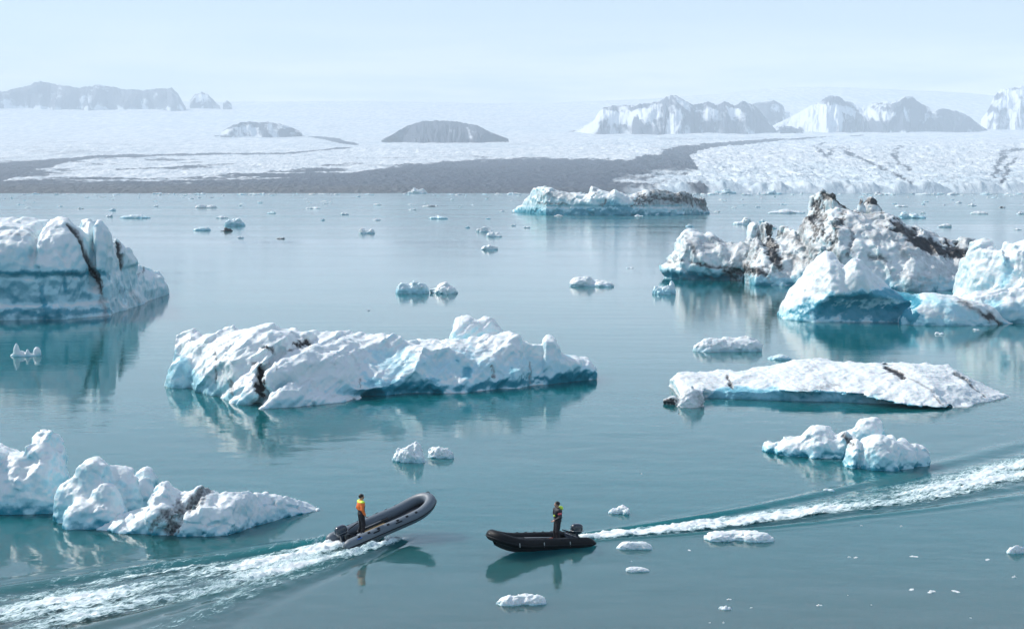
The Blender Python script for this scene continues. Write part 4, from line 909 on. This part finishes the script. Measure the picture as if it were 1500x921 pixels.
for i, (a_, b_, c_, d_) in enumerate(FAR):
    kind = ('lump', 'crag', 'flat')[i % 3]; tint = 'white' if R.random() < .6 else ('teal' if R.random() < .8 else 'dirty')
    shape_w = {'lump': 'rounded', 'crag': 'ragged', 'flat': 'flat'}[kind]; size_w = 'larger' if c_ > 11 else 'small' if c_ > 6 else 'tiny'
    col_w = {'white': 'white', 'teal': 'pale green', 'dirty': 'dirty grey'}[tint]
    where = ('beyond the tall left iceberg' if a_ < 250 else 'below the moraine left of centre' if a_ < 480 else 'below the middle of the moraine' if a_ < 745 else 'around the long low iceberg' if a_ < 1045 else 'just left of the jagged peak' if a_ < 1190 else 'behind the jagged peak' if a_ < 1300 else 'below the glacier front')
    where = ('hugging the far shore ' if b_ < 286.5 else 'far out on open water ' if b_ < 300 else 'on open water ') + where
    lab = f'{size_w} {shape_w} {col_w} ice {where}'
    floe(a_, b_, c_, d_, kind, 40 + i % 4 * 3 + (i % 3), tint, lab, GL, rot=R.uniform(0, 6.28) if i > 60 else R.uniform(-.3, .3), deep=.9, name='ice_fragment', cat='ice')
# crumbs in the near water
for (a_, b_, c_, d_) in ((925, 862 - 40, 5, 2), (1244, 816, 6, 3), (1254, 817, 9, 3), (1338, 816, 16, 4), (1446, 820, 12, 3), (1486, 846, 8, 5), (1364, 868, 17, 6), (1336, 864, 14, 3), (1400, 867, 18, 4), (1200, 887, 10, 4), (1068, 878, 8, 3), (1100, 890, 6, 2), (1060, 912, 6, 3), (1242, 872, 4, 2), (1320, 771, 5, 3), (1262, 770, 6, 2), (1276, 886, 5, 2), (1422, 905, 5, 2), (1010, 806, 9, 2), (940, 694, 4, 2), (1040, 912, 5, 2)):
    floe(a_, b_, c_, d_ * .8, 'lump', 41, 'teal' if (a_ % 2) else 'white', 'tiny glassy crumb of ice ' + ('near the right edge, low in the picture' if a_ > 1395 else 'between the wake and the lower right corner' if a_ > 1190 else 'beside the little glassy lump near the bottom edge' if b_ > 870 else 'in calm water right of the black boat'), 'tiny ice crumbs in the near water at the lower right', rot=a_, deep=.9, name='ice_fragment', cat='ice')

# ================================================================== BOATS
def tube_mesh(P, rad, seg=20, caps=True):
    P = [Vector(p) for p in P]; n = len(P); V = []; Q = []
    up0 = Vector((0, 0, 1))
    for i, p in enumerate(P):
        d = (P[min(i + 1, n - 1)] - P[max(i - 1, 0)]).normalized(); s = d.cross(up0); s = s.normalized() if s.length > 1e-4 else Vector((1, 0, 0)); u_ = s.cross(d)
        r = rad[i] if hasattr(rad, '__len__') else rad
        for k in range(seg):
            an = 2 * math.pi * k / seg; V.append(p + s * (r * math.cos(an)) + u_ * (r * math.sin(an)))
    for i in range(n - 1):
        for k in range(seg): Q.append((i * seg + k, i * seg + (k + 1) % seg, (i + 1) * seg + (k + 1) % seg, (i + 1) * seg + k))
    if caps:
        for e, b in ((0, 0), (n - 1, (n - 1) * seg)):
            c = len(V); V.append(P[e])
            for k in range(seg):
                q = (b + k, b + (k + 1) % seg, c, c) if e else (b + (k + 1) % seg, b + k, c, c); Q.append(q)
    return V, Q
def tri_mesh(name, V, Fs, smooth=True):
    me = bpy.data.meshes.new(name); me.from_pydata([tuple(v) for v in V], [], [tuple(dict.fromkeys(f)) for f in Fs]); me.update()
    me.polygons.foreach_set('use_smooth', [smooth] * len(me.polygons)); return me
def tube(name, P, rad, mat, parent=None, seg=16, **kw):
    V, Q = tube_mesh(P, rad, seg); return put(name, tri_mesh(name, V, Q), mat, parent, **kw)
def boxm(cx, cy, cz, sx, sy, sz, bev=.02, rot=None):
    import bmesh
    bm = bmesh.new(); bmesh.ops.create_cube(bm, size=1); bmesh.ops.scale(bm, vec=(sx, sy, sz), verts=bm.verts)
    if bev: bmesh.ops.bevel(bm, geom=bm.edges[:], offset=bev, segments=3, profile=.5, affect='EDGES')
    if rot: bmesh.ops.rotate(bm, matrix=Euler(rot).to_matrix(), verts=bm.verts)
    bmesh.ops.translate(bm, vec=(cx, cy, cz), verts=bm.verts)
    me = bpy.data.meshes.new('m'); bm.to_mesh(me); bm.free(); return me
def join(meshes):
    import bmesh
    bm = bmesh.new()
    for m_ in meshes: bm.from_mesh(m_)
    me = bpy.data.meshes.new('m'); bm.to_mesh(me); bm.free(); return me
def ring_pts(side_y, xs, xb, rise, flat_to, n=12):
    """centreline of the U-shaped buoyancy tube, from one stern cone round the bow to the other"""
    pts = []
    for x_ in np.linspace(xs, flat_to, 10): pts.append((x_, -side_y, rise * .0 + .0))
    for a in np.linspace(-90, 90, 2 * n + 1)[1:-1]:
        ra = math.radians(a); c, s = math.cos(ra), math.sin(ra)
        x_ = flat_to + (xb - flat_to) * (abs(c) ** .62); y_ = side_y * (abs(s) ** .95) * (1 if s > 0 else -1)
        pts.append((x_, y_, rise * ((x_ - flat_to) / (xb - flat_to)) ** 1.7))
    for x_ in np.linspace(flat_to, xs, 10): pts.append((x_, side_y, 0))
    return pts
M_GREY = simple('grey_hypalon', (.115, .145, .175), .5, var=.10, scale=3)
M_BLACKT = simple('black_hypalon', (.004, .005, .007), .55, var=.3, scale=3, spec=.22)
M_DARK = simple('dark_rubber', (.010, .013, .018), .6, spec=.25)
M_DECK = simple('deck_dark', (.03, .035, .045), .6, var=.4, scale=5)
M_WOOD = simple('plywood', (.30, .21, .10), .6, var=.25, scale=6)
M_MOTOR = simple('motor_cowl', (.018, .028, .045), .22, coat=.5)
M_METAL = simple('grey_metal', (.30, .32, .33), .35, .8)
M_WHITEP = simple('pale_strap', (.45, .48, .5), .6)
M_BLUEP = simple('blue_patch', (.02, .16, .60), .5)
M_ORANGE = simple('orange_plastic', (.75, .13, .05), .5)
M_CANRED = simple('salmon_canvas', (.70, .20, .12), .7)
def boat(kind, label, stern, heading, pitch, roll=0):
    gr = kind == 'grey'; mat = M_GREY if gr else M_BLACKT; L_ = 5.15 if gr else 4.7
    root = empty('inflatable_boat', stern, (roll, -pitch, heading), label=label, category='boat', group='inflatable motor boats on the lagoon')
    r0 = .27 if gr else .245; sy = .80 if gr else .70; xs, xb = -.15, L_ - r0; flat = L_ - 1.75; zc = .30
    pts = [(a, b, c + zc) for a, b, c in ring_pts(sy, xs, xb, .30, flat)]
    n = len(pts); rad = [r0] * n
    # stern cones
    cone = [(xs - .55, .03), (xs - .42, .11), (xs - .25, .19), (xs - .1, .235)]
    cone = [(xs - .28, .12), (xs - .22, .19), (xs - .12, .228)] if gr else cone
    P = [(a, -sy, zc + (.0 if gr else -(r0 - r) * .3)) for a, r in cone] + pts + [(a, sy, zc + (.0 if gr else -(r0 - r) * .3)) for a, r in cone[::-1]]
    Rr = [r for _, r in cone] + rad + [r for _, r in cone[::-1]]
    ta = tube('buoyancy_tube', P, Rr, mat, root, 28)
    # rubbing strake outside and seam bands
    out = []
    for i in range(len(P)):
        d = Vector(P[min(i + 1, len(P) - 1)]) - Vector(P[max(i - 1, 0)]); d.z = 0; d.normalize(); s = Vector((d.y, -d.x, 0)); out.append(Vector(P[i]) + s * (Rr[i] - .005) + Vector((0, 0, -.04)))
    tube('rubbing_strake', out[2:-2], .030, M_DARK, root, 8)
    # grab line looping between tabs on top of both sides
    tabs = []
    for sgn in (-1, 1):
        line = []
        for k in range(7):
            x0 = .35 + k * (flat + .35) / 7; x1 = .35 + (k + 1) * (flat + .35) / 7
            for q in np.linspace(0, 1, 7)[:-1]: line.append((x0 + (x1 - x0) * q, sgn * (sy + .15), zc + r0 * .84 - .05 * math.sin(math.pi * q)))
            tabs.append(boxm(x0, sgn * (sy + .13), zc + r0 * .84, .14, .11, .05, .015, (-sgn * .7, 0, 0)))
        tube('grab_line', line, .011, M_DARK, root, 6)
    for tb in tabs: put('tube_tab', tb, M_DARK, root)
    for sgn in (-1, 1):
        for x0 in ((.9, 2.3, 3.6) if not gr else (1.25, 2.5)):
            if gr:
                put('handle', boxm(x0, sgn * (sy + r0 * .80), zc + r0 * .58, .36, .05, .12, .02, (-sgn * .9, 0, 0)), M_DARK, root)
            else:
                put('strap', boxm(x0, sgn * (sy + .243), zc + .02, .035, .012, .20, .004, (0, .2, 0)), M_WHITEP, root)
    # V hull below the tubes
    V = []; Q = []; st = np.linspace(.0, 1, 22)
    for s_ in st:
        x_ = xs + .25 + s_ * (xb - .1 - xs - .25); k = max(0, (x_ - flat) / (xb - flat)); rise = .30 * min(1, k) ** 1.7
        half = sy * (1 - min(1, k) ** 2.4) ** .5 if k < 1 else .02; half = max(half, .03)
        kz = -.20 + .42 * min(1, k) ** 2.0 ; top = zc - .12 + rise
        V += [(x_, -half, top), (x_, -half * .86, top - .15 * (1 - k * .5)), (x_, -half * .35, kz + .06), (x_, 0, kz), (x_, half * .35, kz + .06), (x_, half * .86, top - .15 * (1 - k * .5)), (x_, half, top)]
    for i in range(len(st) - 1):
        for k in range(6): Q.append((i * 7 + k, (i + 1) * 7 + k, (i + 1) * 7 + k + 1, i * 7 + k + 1))
    Q.append(tuple(range(7))); put('hull', tri_mesh('hull', V, Q), M_DARK, root)
    # deck following the inside of the tube
    V = []; Q = []
    xsd = np.linspace(.32, xb - .12, 16)
    for x_ in xsd:
        k = max(0, (x_ - flat) / (xb - flat)); half = max(.03, (sy - .05) * (1 - k ** 2.2) ** .5 if k < 1 else .03); zt = .15 + .16 * k
        V += [(x_, -half, zt), (x_, half, zt), (x_, -half, zt - .03), (x_, half, zt - .03)]
    for i in range(len(xsd) - 1):
        a = i * 4; b = a + 4; Q += [(a, b, b + 1, a + 1), (a + 2, a + 3, b + 3, b + 2)]
    put('deck', tri_mesh('deck', V, Q, False), M_DECK, root)
    if gr:
        pb = [boxm(1.75, .02 + .30 * q, .172, 1.5, .24, .02, .006) for q in (1,)]
        put('deck_board', pb[0], M_WOOD, root)
    tr = put('transom', boxm(.28, 0, .28, .05, 1.05, .52, .02), M_DARK if gr else M_MOTOR, root)
    # outboard motor: cowl, midsection, lower leg, bracket, tiller, propeller
    mt = empty('outboard_motor', (0, 0, 0)); mt.parent = root
    def cowl(X, Y, Z):
        dx = (X + .02) / (.30 - .05 * np.clip(Z - .95, 0, 1)); dy = Y / .185; dz = (Z - .80) / .25
        return ((np.abs(dx) ** 3 + np.abs(dy) ** 3 + np.abs(dz) ** 3) ** (1 / 3) - 1) * .18 + .03 * np.clip(X + .1, 0, 1) * 0
    V, Q = sdf_mesh(cowl, np.array([-.4, -.28, .48]), (.4, .28, 1.14), .02)
    put('cowl', new_mesh('cowl', V, Q), M_MOTOR, mt)
    put('cowl_band', boxm(-.02, 0, .72, .602, .372, .025, .01), M_METAL, mt)
    put('midsection', join([boxm(-.03, 0, .40, .20, .14, .42, .04), boxm(-.05, 0, .02, .16, .09, .5, .03)]), M_MOTOR, mt)
    put('clamp_bracket', join([boxm(.18, .10, .46, .22, .03, .22, .01), boxm(.18, -.10, .46, .22, .03, .22, .01)]), M_METAL, mt)
    tube('gearcase', [(-.32, 0, -.26), (-.2, 0, -.26), (0, 0, -.26), (.10, 0, -.26)], [.045, .07, .07, .02], M_MOTOR, mt, 12)
    put('propeller', join([boxm(-.34, 0, -.26, .02, .07, .34, .01, (a, 0, 0)) for a in (0, 2.1, 4.2)]), M_METAL, mt)
    tube('tiller', [(.22, 0, .62), (.45, .05, .70), (1.0 if gr else .85, .12, .80)], [.028, .022, .026], M_DARK, mt, 8)
    if gr:
        put('blue_patch', boxm(.30, -(sy + r0 * .78), zc + r0 * .64, .24, .016, .20, .004, (.95, 0, 0)), M_BLUEP, root)
        put('bow_handle', tri_mesh('bh', *tube_mesh([(xb - .02, -.16, zc + .52), (xb + .10, -.10, zc + .57), (xb + .14, 0, zc + .58), (xb + .10, .10, zc + .57), (xb - .02, .16, zc + .52)], .018, 8)), M_DARK, root)
    else:
        put('bow_ring', boxm(xb + .20, 0, zc + .36, .05, .14, .10, .02), M_METAL, root)
    M = Matrix.Translation(Vector(stern)) @ Euler((roll, -pitch, heading)).to_matrix().to_4x4()
    return root, M
# grey boat: heads away to the right with its bow high
sG = W(505, 797); HG = math.radians(37); rootG, MG = boat('grey', 'grey inflatable motor boat with raised bow, driven by the orange-jacketed man', (sG[0], sG[1], -.10), HG, math.radians(13))
sB = W(842, 796); HB = math.radians(180 + 31); rootB, MB_ = boat('black', 'black inflatable motor boat heading left with a white wake behind it', (sB[0], sB[1], -.10), HB, math.radians(5.5))

def placed(M, p, rot=(0, 0, 0)):
    m = M @ Matrix.Translation(Vector(p)) @ Euler(rot).to_matrix().to_4x4(); return m
def thing_at(M, p, name, parts, rot=(0, 0, 0), **kw):
    e = empty(name, **kw); e.matrix_world = placed(M, p, rot)
    for pn, me, mt in parts: put(pn, me, mt, e)
    return e
# gear lying in the boats
thing_at(MB_, (1.55, .22, .17), 'fuel_can', [('can_body', boxm(0, 0, .13, .42, .28, .24, .06), M_CANRED), ('cap', tri_mesh('c', *tube_mesh([(.1, 0, .24), (.1, 0, .29)], .04, 12)), M_DARK), ('handle', boxm(-.05, 0, .29, .18, .03, .03, .01), M_CANRED)], label='salmon red fuel can on the deck of the black boat', category='fuel can')
thing_at(MB_, (1.95, .10, .17), 'dry_bag', [('bag_body', tri_mesh('b', *tube_mesh([(-.2, 0, .1), (-.17, 0, .11), (0, 0, .12), (.17, 0, .11), (.2, 0, .1)], [.05, .10, .12, .10, .05], 14)), M_ORANGE), ('bag_strap', boxm(0, 0, .12, .03, .25, .25, .01), M_DARK)], rot=(0, 0, .5), label='orange dry bag lying before the fuel can in the black boat', category='bag')
def oar(M, p, rot, label):
    thing_at(M, p, 'oar', [('shaft', tri_mesh('s', *tube_mesh([(-.75, 0, 0), (.65, 0, 0)], .018, 10)), M_WHITEP), ('blade', boxm(.83, 0, 0, .42, .15, .02, .008), M_DARK)], rot=rot, label=label, category='oar')
oar(MB_, (2.35, .34, .52), (0, -.0, -.06), 'pale-shafted oar lying along the side of the black boat')
thing_at(MG, (1.15, -.38, .17), 'life_jacket', [('vest', join([boxm(0, 0, .06, .42, .30, .10, .045), boxm(.12, .12, .13, .22, .14, .07, .03)]), M_CANRED), ('belt', boxm(.02, 0, .112, .04, .305, .02, .008), M_DARK)], rot=(0, 0, .3), label='folded orange life jacket in the grey boat', category='life jacket')
thing_at(MG, (.78, -.30, .17), 'fuel_tank', [('tank_body', boxm(0, 0, .13, .34, .26, .24, .06), M_METAL), ('cap', tri_mesh('c', *tube_mesh([(.05, 0, .24), (.05, 0, .29)], .035, 12)), M_DARK)], label='grey fuel tank at the feet of the orange-jacketed man', category='fuel tank')
oar(MG, (1.75, .42, .30), (0, 0, .03), 'pale-shafted oar lying along the far side of the grey boat')

# ================================================================== PEOPLE
M_SKIN = simple('skin', (.50, .28, .20), .55, var=.06)
M_HAIR = simple('dark_hair', (.018, .013, .010), .6, bump=.01, scale=60)
M_SUIT = simple('black_overalls', (.012, .013, .018), .7, var=.3, scale=12, bump=.02)
M_JACK = simple('orange_jacket', (.90, .19, .03), .65, var=.08, scale=12, bump=.02)
M_HIVIS = simple('hi_vis_yellow', (.62, .85, .06), .6, var=.05)
M_NAVY = simple('dark_jacket', (.012, .014, .022), .7, var=.3, scale=12, bump=.02)
M_PINK = simple('pink_red_patch', (.75, .12, .14), .6)
M_GREYP = simple('reflective_tape', (.55, .57, .6), .4)
def cap_f(X, Y, Z, a, b, ra, rb):
    a = np.array(a, float); b = np.array(b, float); d = b - a; l2 = d @ d + 1e-9
    t_ = np.clip(((X - a[0]) * d[0] + (Y - a[1]) * d[1] + (Z - a[2]) * d[2]) / l2, 0, 1)
    return np.sqrt((X - a[0] - t_ * d[0]) ** 2 + (Y - a[1] - t_ * d[1]) ** 2 + (Z - a[2] - t_ * d[2]) ** 2) - (ra + (rb - ra) * t_)
def ell(X, Y, Z, c, r): return (np.sqrt(((X - c[0]) / r[0]) ** 2 + ((Y - c[1]) / r[1]) ** 2 + ((Z - c[2]) / r[2]) ** 2) - 1) * min(r)
def union(fs, k):
    f = fs[0]
    for g_ in fs[1:]: f = smin(f, g_, k)
    return f
def person(name, loc, face, pose, jacket, label):
    """+X is where the figure faces; pose gives the joints in metres"""
    p = pose; loc = tuple(loc); root = empty(name, loc, (0, 0, face), label=label, category='person', group='people standing in the inflatable boats')
    root.scale = (1.2, 1.2, 1.06)
    def legs(X, Y, Z, e=0.):
        fs = []
        for s in ('l', 'r'):
            hip, kn, an, toe = p['hip_' + s], p['knee_' + s], p['ankle_' + s], p['toe_' + s]
            fs += [cap_f(X, Y, Z, hip, kn, .098 + e, .066 + e), cap_f(X, Y, Z, kn, an, .068 + e, .045 + e)]
        return fs
    def torso(X, Y, Z, e=0.):
        return [ell(X, Y, Z, p['pelvis'], (.125 + e, .165 + e, .14 + e)), ell(X, Y, Z, p['waist'], (.11 + e, .145 + e, .16 + e)), ell(X, Y, Z, p['chest'], (.125 + e, .175 + e, .20 + e)), cap_f(X, Y, Z, p['sh_l'], p['sh_r'], .068 + e, .068 + e)]
    def arms(X, Y, Z, e=0.):
        fs = []
        for s in ('l', 'r'): fs += [cap_f(X, Y, Z, p['sh_' + s], p['elb_' + s], .058 + e, .045 + e), cap_f(X, Y, Z, p['elb_' + s], p['wri_' + s], .044 + e, .030 + e)]
        return fs
    h = np.array(p['head'])
    def head(X, Y, Z):
        fs = [ell(X, Y, Z, h + (.0, 0, .02), (.098, .076, .105)), ell(X, Y, Z, h + (.035, 0, -.055), (.062, .055, .062)), cap_f(X, Y, Z, h + (-.01, 0, -.06), np.array(p['chest']) + (0, 0, .18), .055, .062)]
        f = union(fs, .03)
        f = smin(f, cap_f(X, Y, Z, h + (.095, 0, .012), h + (.115, 0, -.022), .009, .014), .012)      # nose
        for sg in (-1, 1):
            f = smin(f, ell(X, Y, Z, h + (-.005, sg * .080, 0), (.022, .010, .032)), .008)           # ear
            f = -smin(-f, ell(X, Y, Z, h + (.100, sg * .031, .016), (.018, .016, .011)), .008)       # eye socket
        f = -smin(-f, ell(X, Y, Z, h + (.102, 0, -.056), (.012, .026, .005)), .005)                  # mouth
        return f
    def hand(X, Y, Z, s):
        wv = np.array(p['wri_' + s]); el = np.array(p['elb_' + s]); d = wv - el; d = d / np.linalg.norm(d)
        side = np.cross(d, np.array(p.get('palm_' + s, (0, 1., 0)))); side /= np.linalg.norm(side); nrm = np.cross(side, d)
        c = wv + d * .055
        f = cap_f(X, Y, Z, wv, c, .026, .036); fs = [f]
        for i, ln in enumerate((.070, .080, .074, .058)):
            b0 = wv + d * .085 + side * (-.030 + .020 * i); b1 = b0 + d * ln * .55 + nrm * .012; b2 = b1 + d * ln * .30 + nrm * .035
            fs += [cap_f(X, Y, Z, c + side * (-.02 + .013 * i), b1, .0105, .0095), cap_f(X, Y, Z, b1, b2, .0095, .008)]
        t0 = wv + d * .03 - side * .025; t1 = t0 + d * .035 - side * .035; fs += [cap_f(X, Y, Z, t0, t1, .013, .011), cap_f(X, Y, Z, t1, t1 + d * .032 + nrm * .012, .011, .009)]
        return union(fs, .006)
    def body(X, Y, Z):
        f = union(torso(X, Y, Z, -.02) + arms(X, Y, Z, -.012) + legs(X, Y, Z, -.012), .04)
        for s in ('l', 'r'): f = smin(f, cap_f(X, Y, Z, p['ankle_' + s], p['toe_' + s], .045, .035), .03)
        f = smin(f, head(X, Y, Z), .02)
        for s in ('l', 'r'): f = smin(f, hand(X, Y, Z, s), .012)
        return f
    V, Q = sdf_mesh(body, np.array([-.45, -.5, -.02]), (.6, .5, 1.9), .0105); put('person_body', new_mesh('body', V, Q), M_SKIN, root)
    def trousers(X, Y, Z):
        f = union(legs(X, Y, Z, .012) + torso(X, Y, Z, .004)[:3], .04); f += .006 * fbm(X * 14, Y * 14, Z * 9, 2, 5)
        return np.maximum(f, Z - p['bib'])
    V, Q = sdf_mesh(trousers, np.array([-.45, -.45, .02]), (.5, .45, 1.55), .016); put('overalls', new_mesh('ov', V, Q), M_SUIT, root)
    def jack(X, Y, Z):
        f = union(torso(X, Y, Z, .022) + arms(X, Y, Z, .016), .05); f += .007 * fbm(X * 13, Y * 13, Z * 9, 2, 8)
        nz_ = np.array(p['chest']) + (0, 0, .22); f = smin(f, ell(X, Y, Z, nz_, (.085, .09, .05)), .03)
        f = np.maximum(f, p['hem'] - Z + 0 * X)
        for s in ('l', 'r'):
            wv = np.array(p['wri_' + s]); el = np.array(p['elb_' + s]); d = (wv - el) / np.linalg.norm(wv - el)
            f = np.where(np.abs(Y) > 9, f, f)
        return f
    # arms must keep their sleeves below the hem line
    def jacket_f(X, Y, Z):
        f = np.maximum(union(torso(X, Y, Z, .022), .05), p['hem'] - Z)
        for s in ('l', 'r'):
            a_f = smin(cap_f(X, Y, Z, p['sh_' + s], p['elb_' + s], .080, .062), cap_f(X, Y, Z, p['elb_' + s], p['wri_' + s], .062, .046), .03)
            wv = np.array(p['wri_' + s]); el = np.array(p['elb_' + s]); d = (wv - el) / np.linalg.norm(wv - el)
            a_f = np.maximum(a_f, (X - wv[0]) * d[0] + (Y - wv[1]) * d[1] + (Z - wv[2]) * d[2]); f = smin(f, a_f, .035)
        f += .007 * fbm(X * 13, Y * 13, Z * 9, 2, 8)
        return smin(f, ell(X, Y, Z, np.array(p['chest']) + (-.01, 0, .20), (.080, .088, .05)), .03)
    V, Q = sdf_mesh(jacket_f, np.array([-.45, -.5, .5]), (.6, .5, 1.75), .014); put('jacket', new_mesh('jk', V, Q), M_JACK if jacket == 'orange' else M_NAVY, root)
    def hair(X, Y, Z):
        f = ell(X, Y, Z, h + (-.012, 0, .035), (.108, .088, .104)); cutp = (X - h[0] - .062) * .8 - (Z - h[2] - .055) * .9
        return np.maximum(f, np.maximum(np.minimum(X - h[0] - .045, cutp * .8), h[2] - .045 - Z)) + .004 * fbm(X * 60, Y * 60, Z * 40, 2, 3)
    V, Q = sdf_mesh(hair, h - .16, h + .17, .008); put('hair', new_mesh('hr', V, Q), M_HAIR, root)
    for s in ('l', 'r'):
        an, toe = np.array(p['ankle_' + s]), np.array(p['toe_' + s])
        def boot(X, Y, Z): return np.maximum(union([cap_f(X, Y, Z, an, an + (0, 0, .14), .062, .066), cap_f(X, Y, Z, an + (-.03, 0, -.035), toe, .052, .045)], .03), -Z)
        V, Q = sdf_mesh(boot, an - (.15, .12, .12), an + (.3, .12, .22), .013); put('boot', new_mesh('bt', V, Q), M_DARK, root)
    def shell(fn_lo, e, zlo, zhi, extra=None):     # a band of cloth on the torso
        def f_(X, Y, Z):
            f = union(torso(X, Y, Z, .030), .05); f = np.maximum(f, np.maximum(zlo - Z, Z - zhi))
            return f if extra is None else np.maximum(f, extra(X, Y, Z))
        return sdf_mesh(f_, np.array([-.35, -.35, zlo - .05]), (.35, .35, zhi + .05), .012)
    ch = p['chest'][2]
    if jacket == 'orange':
        def yoke(X, Y, Z):
            f = union([cap_f(X, Y, Z, p['sh_l'], p['sh_r'], .101, .101), ell(X, Y, Z, p['chest'], (.160, .205, .235))], .04); return np.maximum(f, ch + .125 - Z + .1 * np.abs(Y))
        V, Q = sdf_mesh(yoke, np.array([-.35, -.4, ch]), (.35, .4, ch + .4), .012); put('shoulder_yoke', new_mesh('yk', V, Q), M_HIVIS, root)
        V, Q = shell(None, 0, ch - .30, ch - .02, lambda X, Y, Z: .05 - X * .9 + .0 * Y if False else (-.02 - X)); put('bib_front', new_mesh('bb', V, Q), M_SUIT, root)
    else:
        def vest(X, Y, Z):
            f = union(torso(X, Y, Z, .050), .05); f = np.maximum(f, np.maximum(ch - .22 - Z, Z - ch - .16)); f = np.maximum(f, .04 - np.abs(Y) * 1.0)
            return f
        V, Q = sdf_mesh(vest, np.array([-.35, -.4, ch - .3]), (.35, .4, ch + .35), .013); put('life_vest', new_mesh('lv', V, Q), M_NAVY, root)
        sl = np.array(p['sh_l']); sr = np.array(p['sh_r'])
        def patch_(c, r):
            V, Q = sdf_mesh(lambda X, Y, Z: ell(X, Y, Z, c, r), np.array(c) - .2, np.array(c) + .2, .012); return new_mesh('pt', V, Q)
        put('hood', patch_(np.array(p['chest']) + (-.135, 0, .20), (.085, .125, .095)), M_HIVIS, root)
        put('chest_patch', patch_(np.array(p['chest']) + (.125, .06, -.10), (.055, .06, .06)), M_HIVIS, root)
        el = (np.array(p['sh_l']) * .55 + np.array(p['elb_l']) * .45)
        put('arm_patch', patch_(el + (0, .025, 0), (.080, .060, .075)), M_PINK, root)
        put('arm_patch', patch_(np.array(p['sh_r']) * .55 + np.array(p['elb_r']) * .45 + (0, -.025, 0), (.080, .060, .075)), M_PINK, root)
    return root
base = dict(pelvis=(0, 0, .98), waist=(.0, 0, 1.10), chest=(.0, 0, 1.33), sh_l=(0, .185, 1.46), sh_r=(0, -.185, 1.46), head=(.02, 0, 1.70),
            hip_l=(0, .09, .93), knee_l=(.03, .11, .50), ankle_l=(-.02, .13, .09), toe_l=(.14, .15, .045),
            hip_r=(0, -.09, .93), knee_r=(.06, -.10, .50), ankle_r=(.03, -.12, .09), toe_r=(.19, -.14, .045), bib=1.22, hem=1.0)
# man in orange: right arm hangs to the tiller behind him, face to the bow
poseO = dict(base, elb_r=(-.04, -.25, 1.17), wri_r=(.06, -.27, .95), elb_l=(-.05, .25, 1.18), wri_l=(.05, .25, .96), palm_r=(1., 0, 0), palm_l=(1., 0, 0), hem=1.13)
poseB = dict(base, elb_l=(-.03, .27, 1.19), wri_l=(.16, .17, 1.05), elb_r=(-.10, -.25, 1.18), wri_r=(.05, -.22, .98), palm_r=(1., 0, 0), palm_l=(0, 0, 1.), hem=.96,
             waist=(-.02, 0, 1.10), chest=(0, 0, 1.33))
fo = MG @ Vector((1.02, .10, .165)); fb = MB_ @ Vector((.98, 0, .165))
person('person', fo, HG - .2, poseO, 'orange', 'dark-haired man in orange and yellow jacket steering the grey boat')
person('person', fb, HB - .25, poseB, 'black', 'person in black suit with yellow hood and pink sleeve patches standing in the black boat')
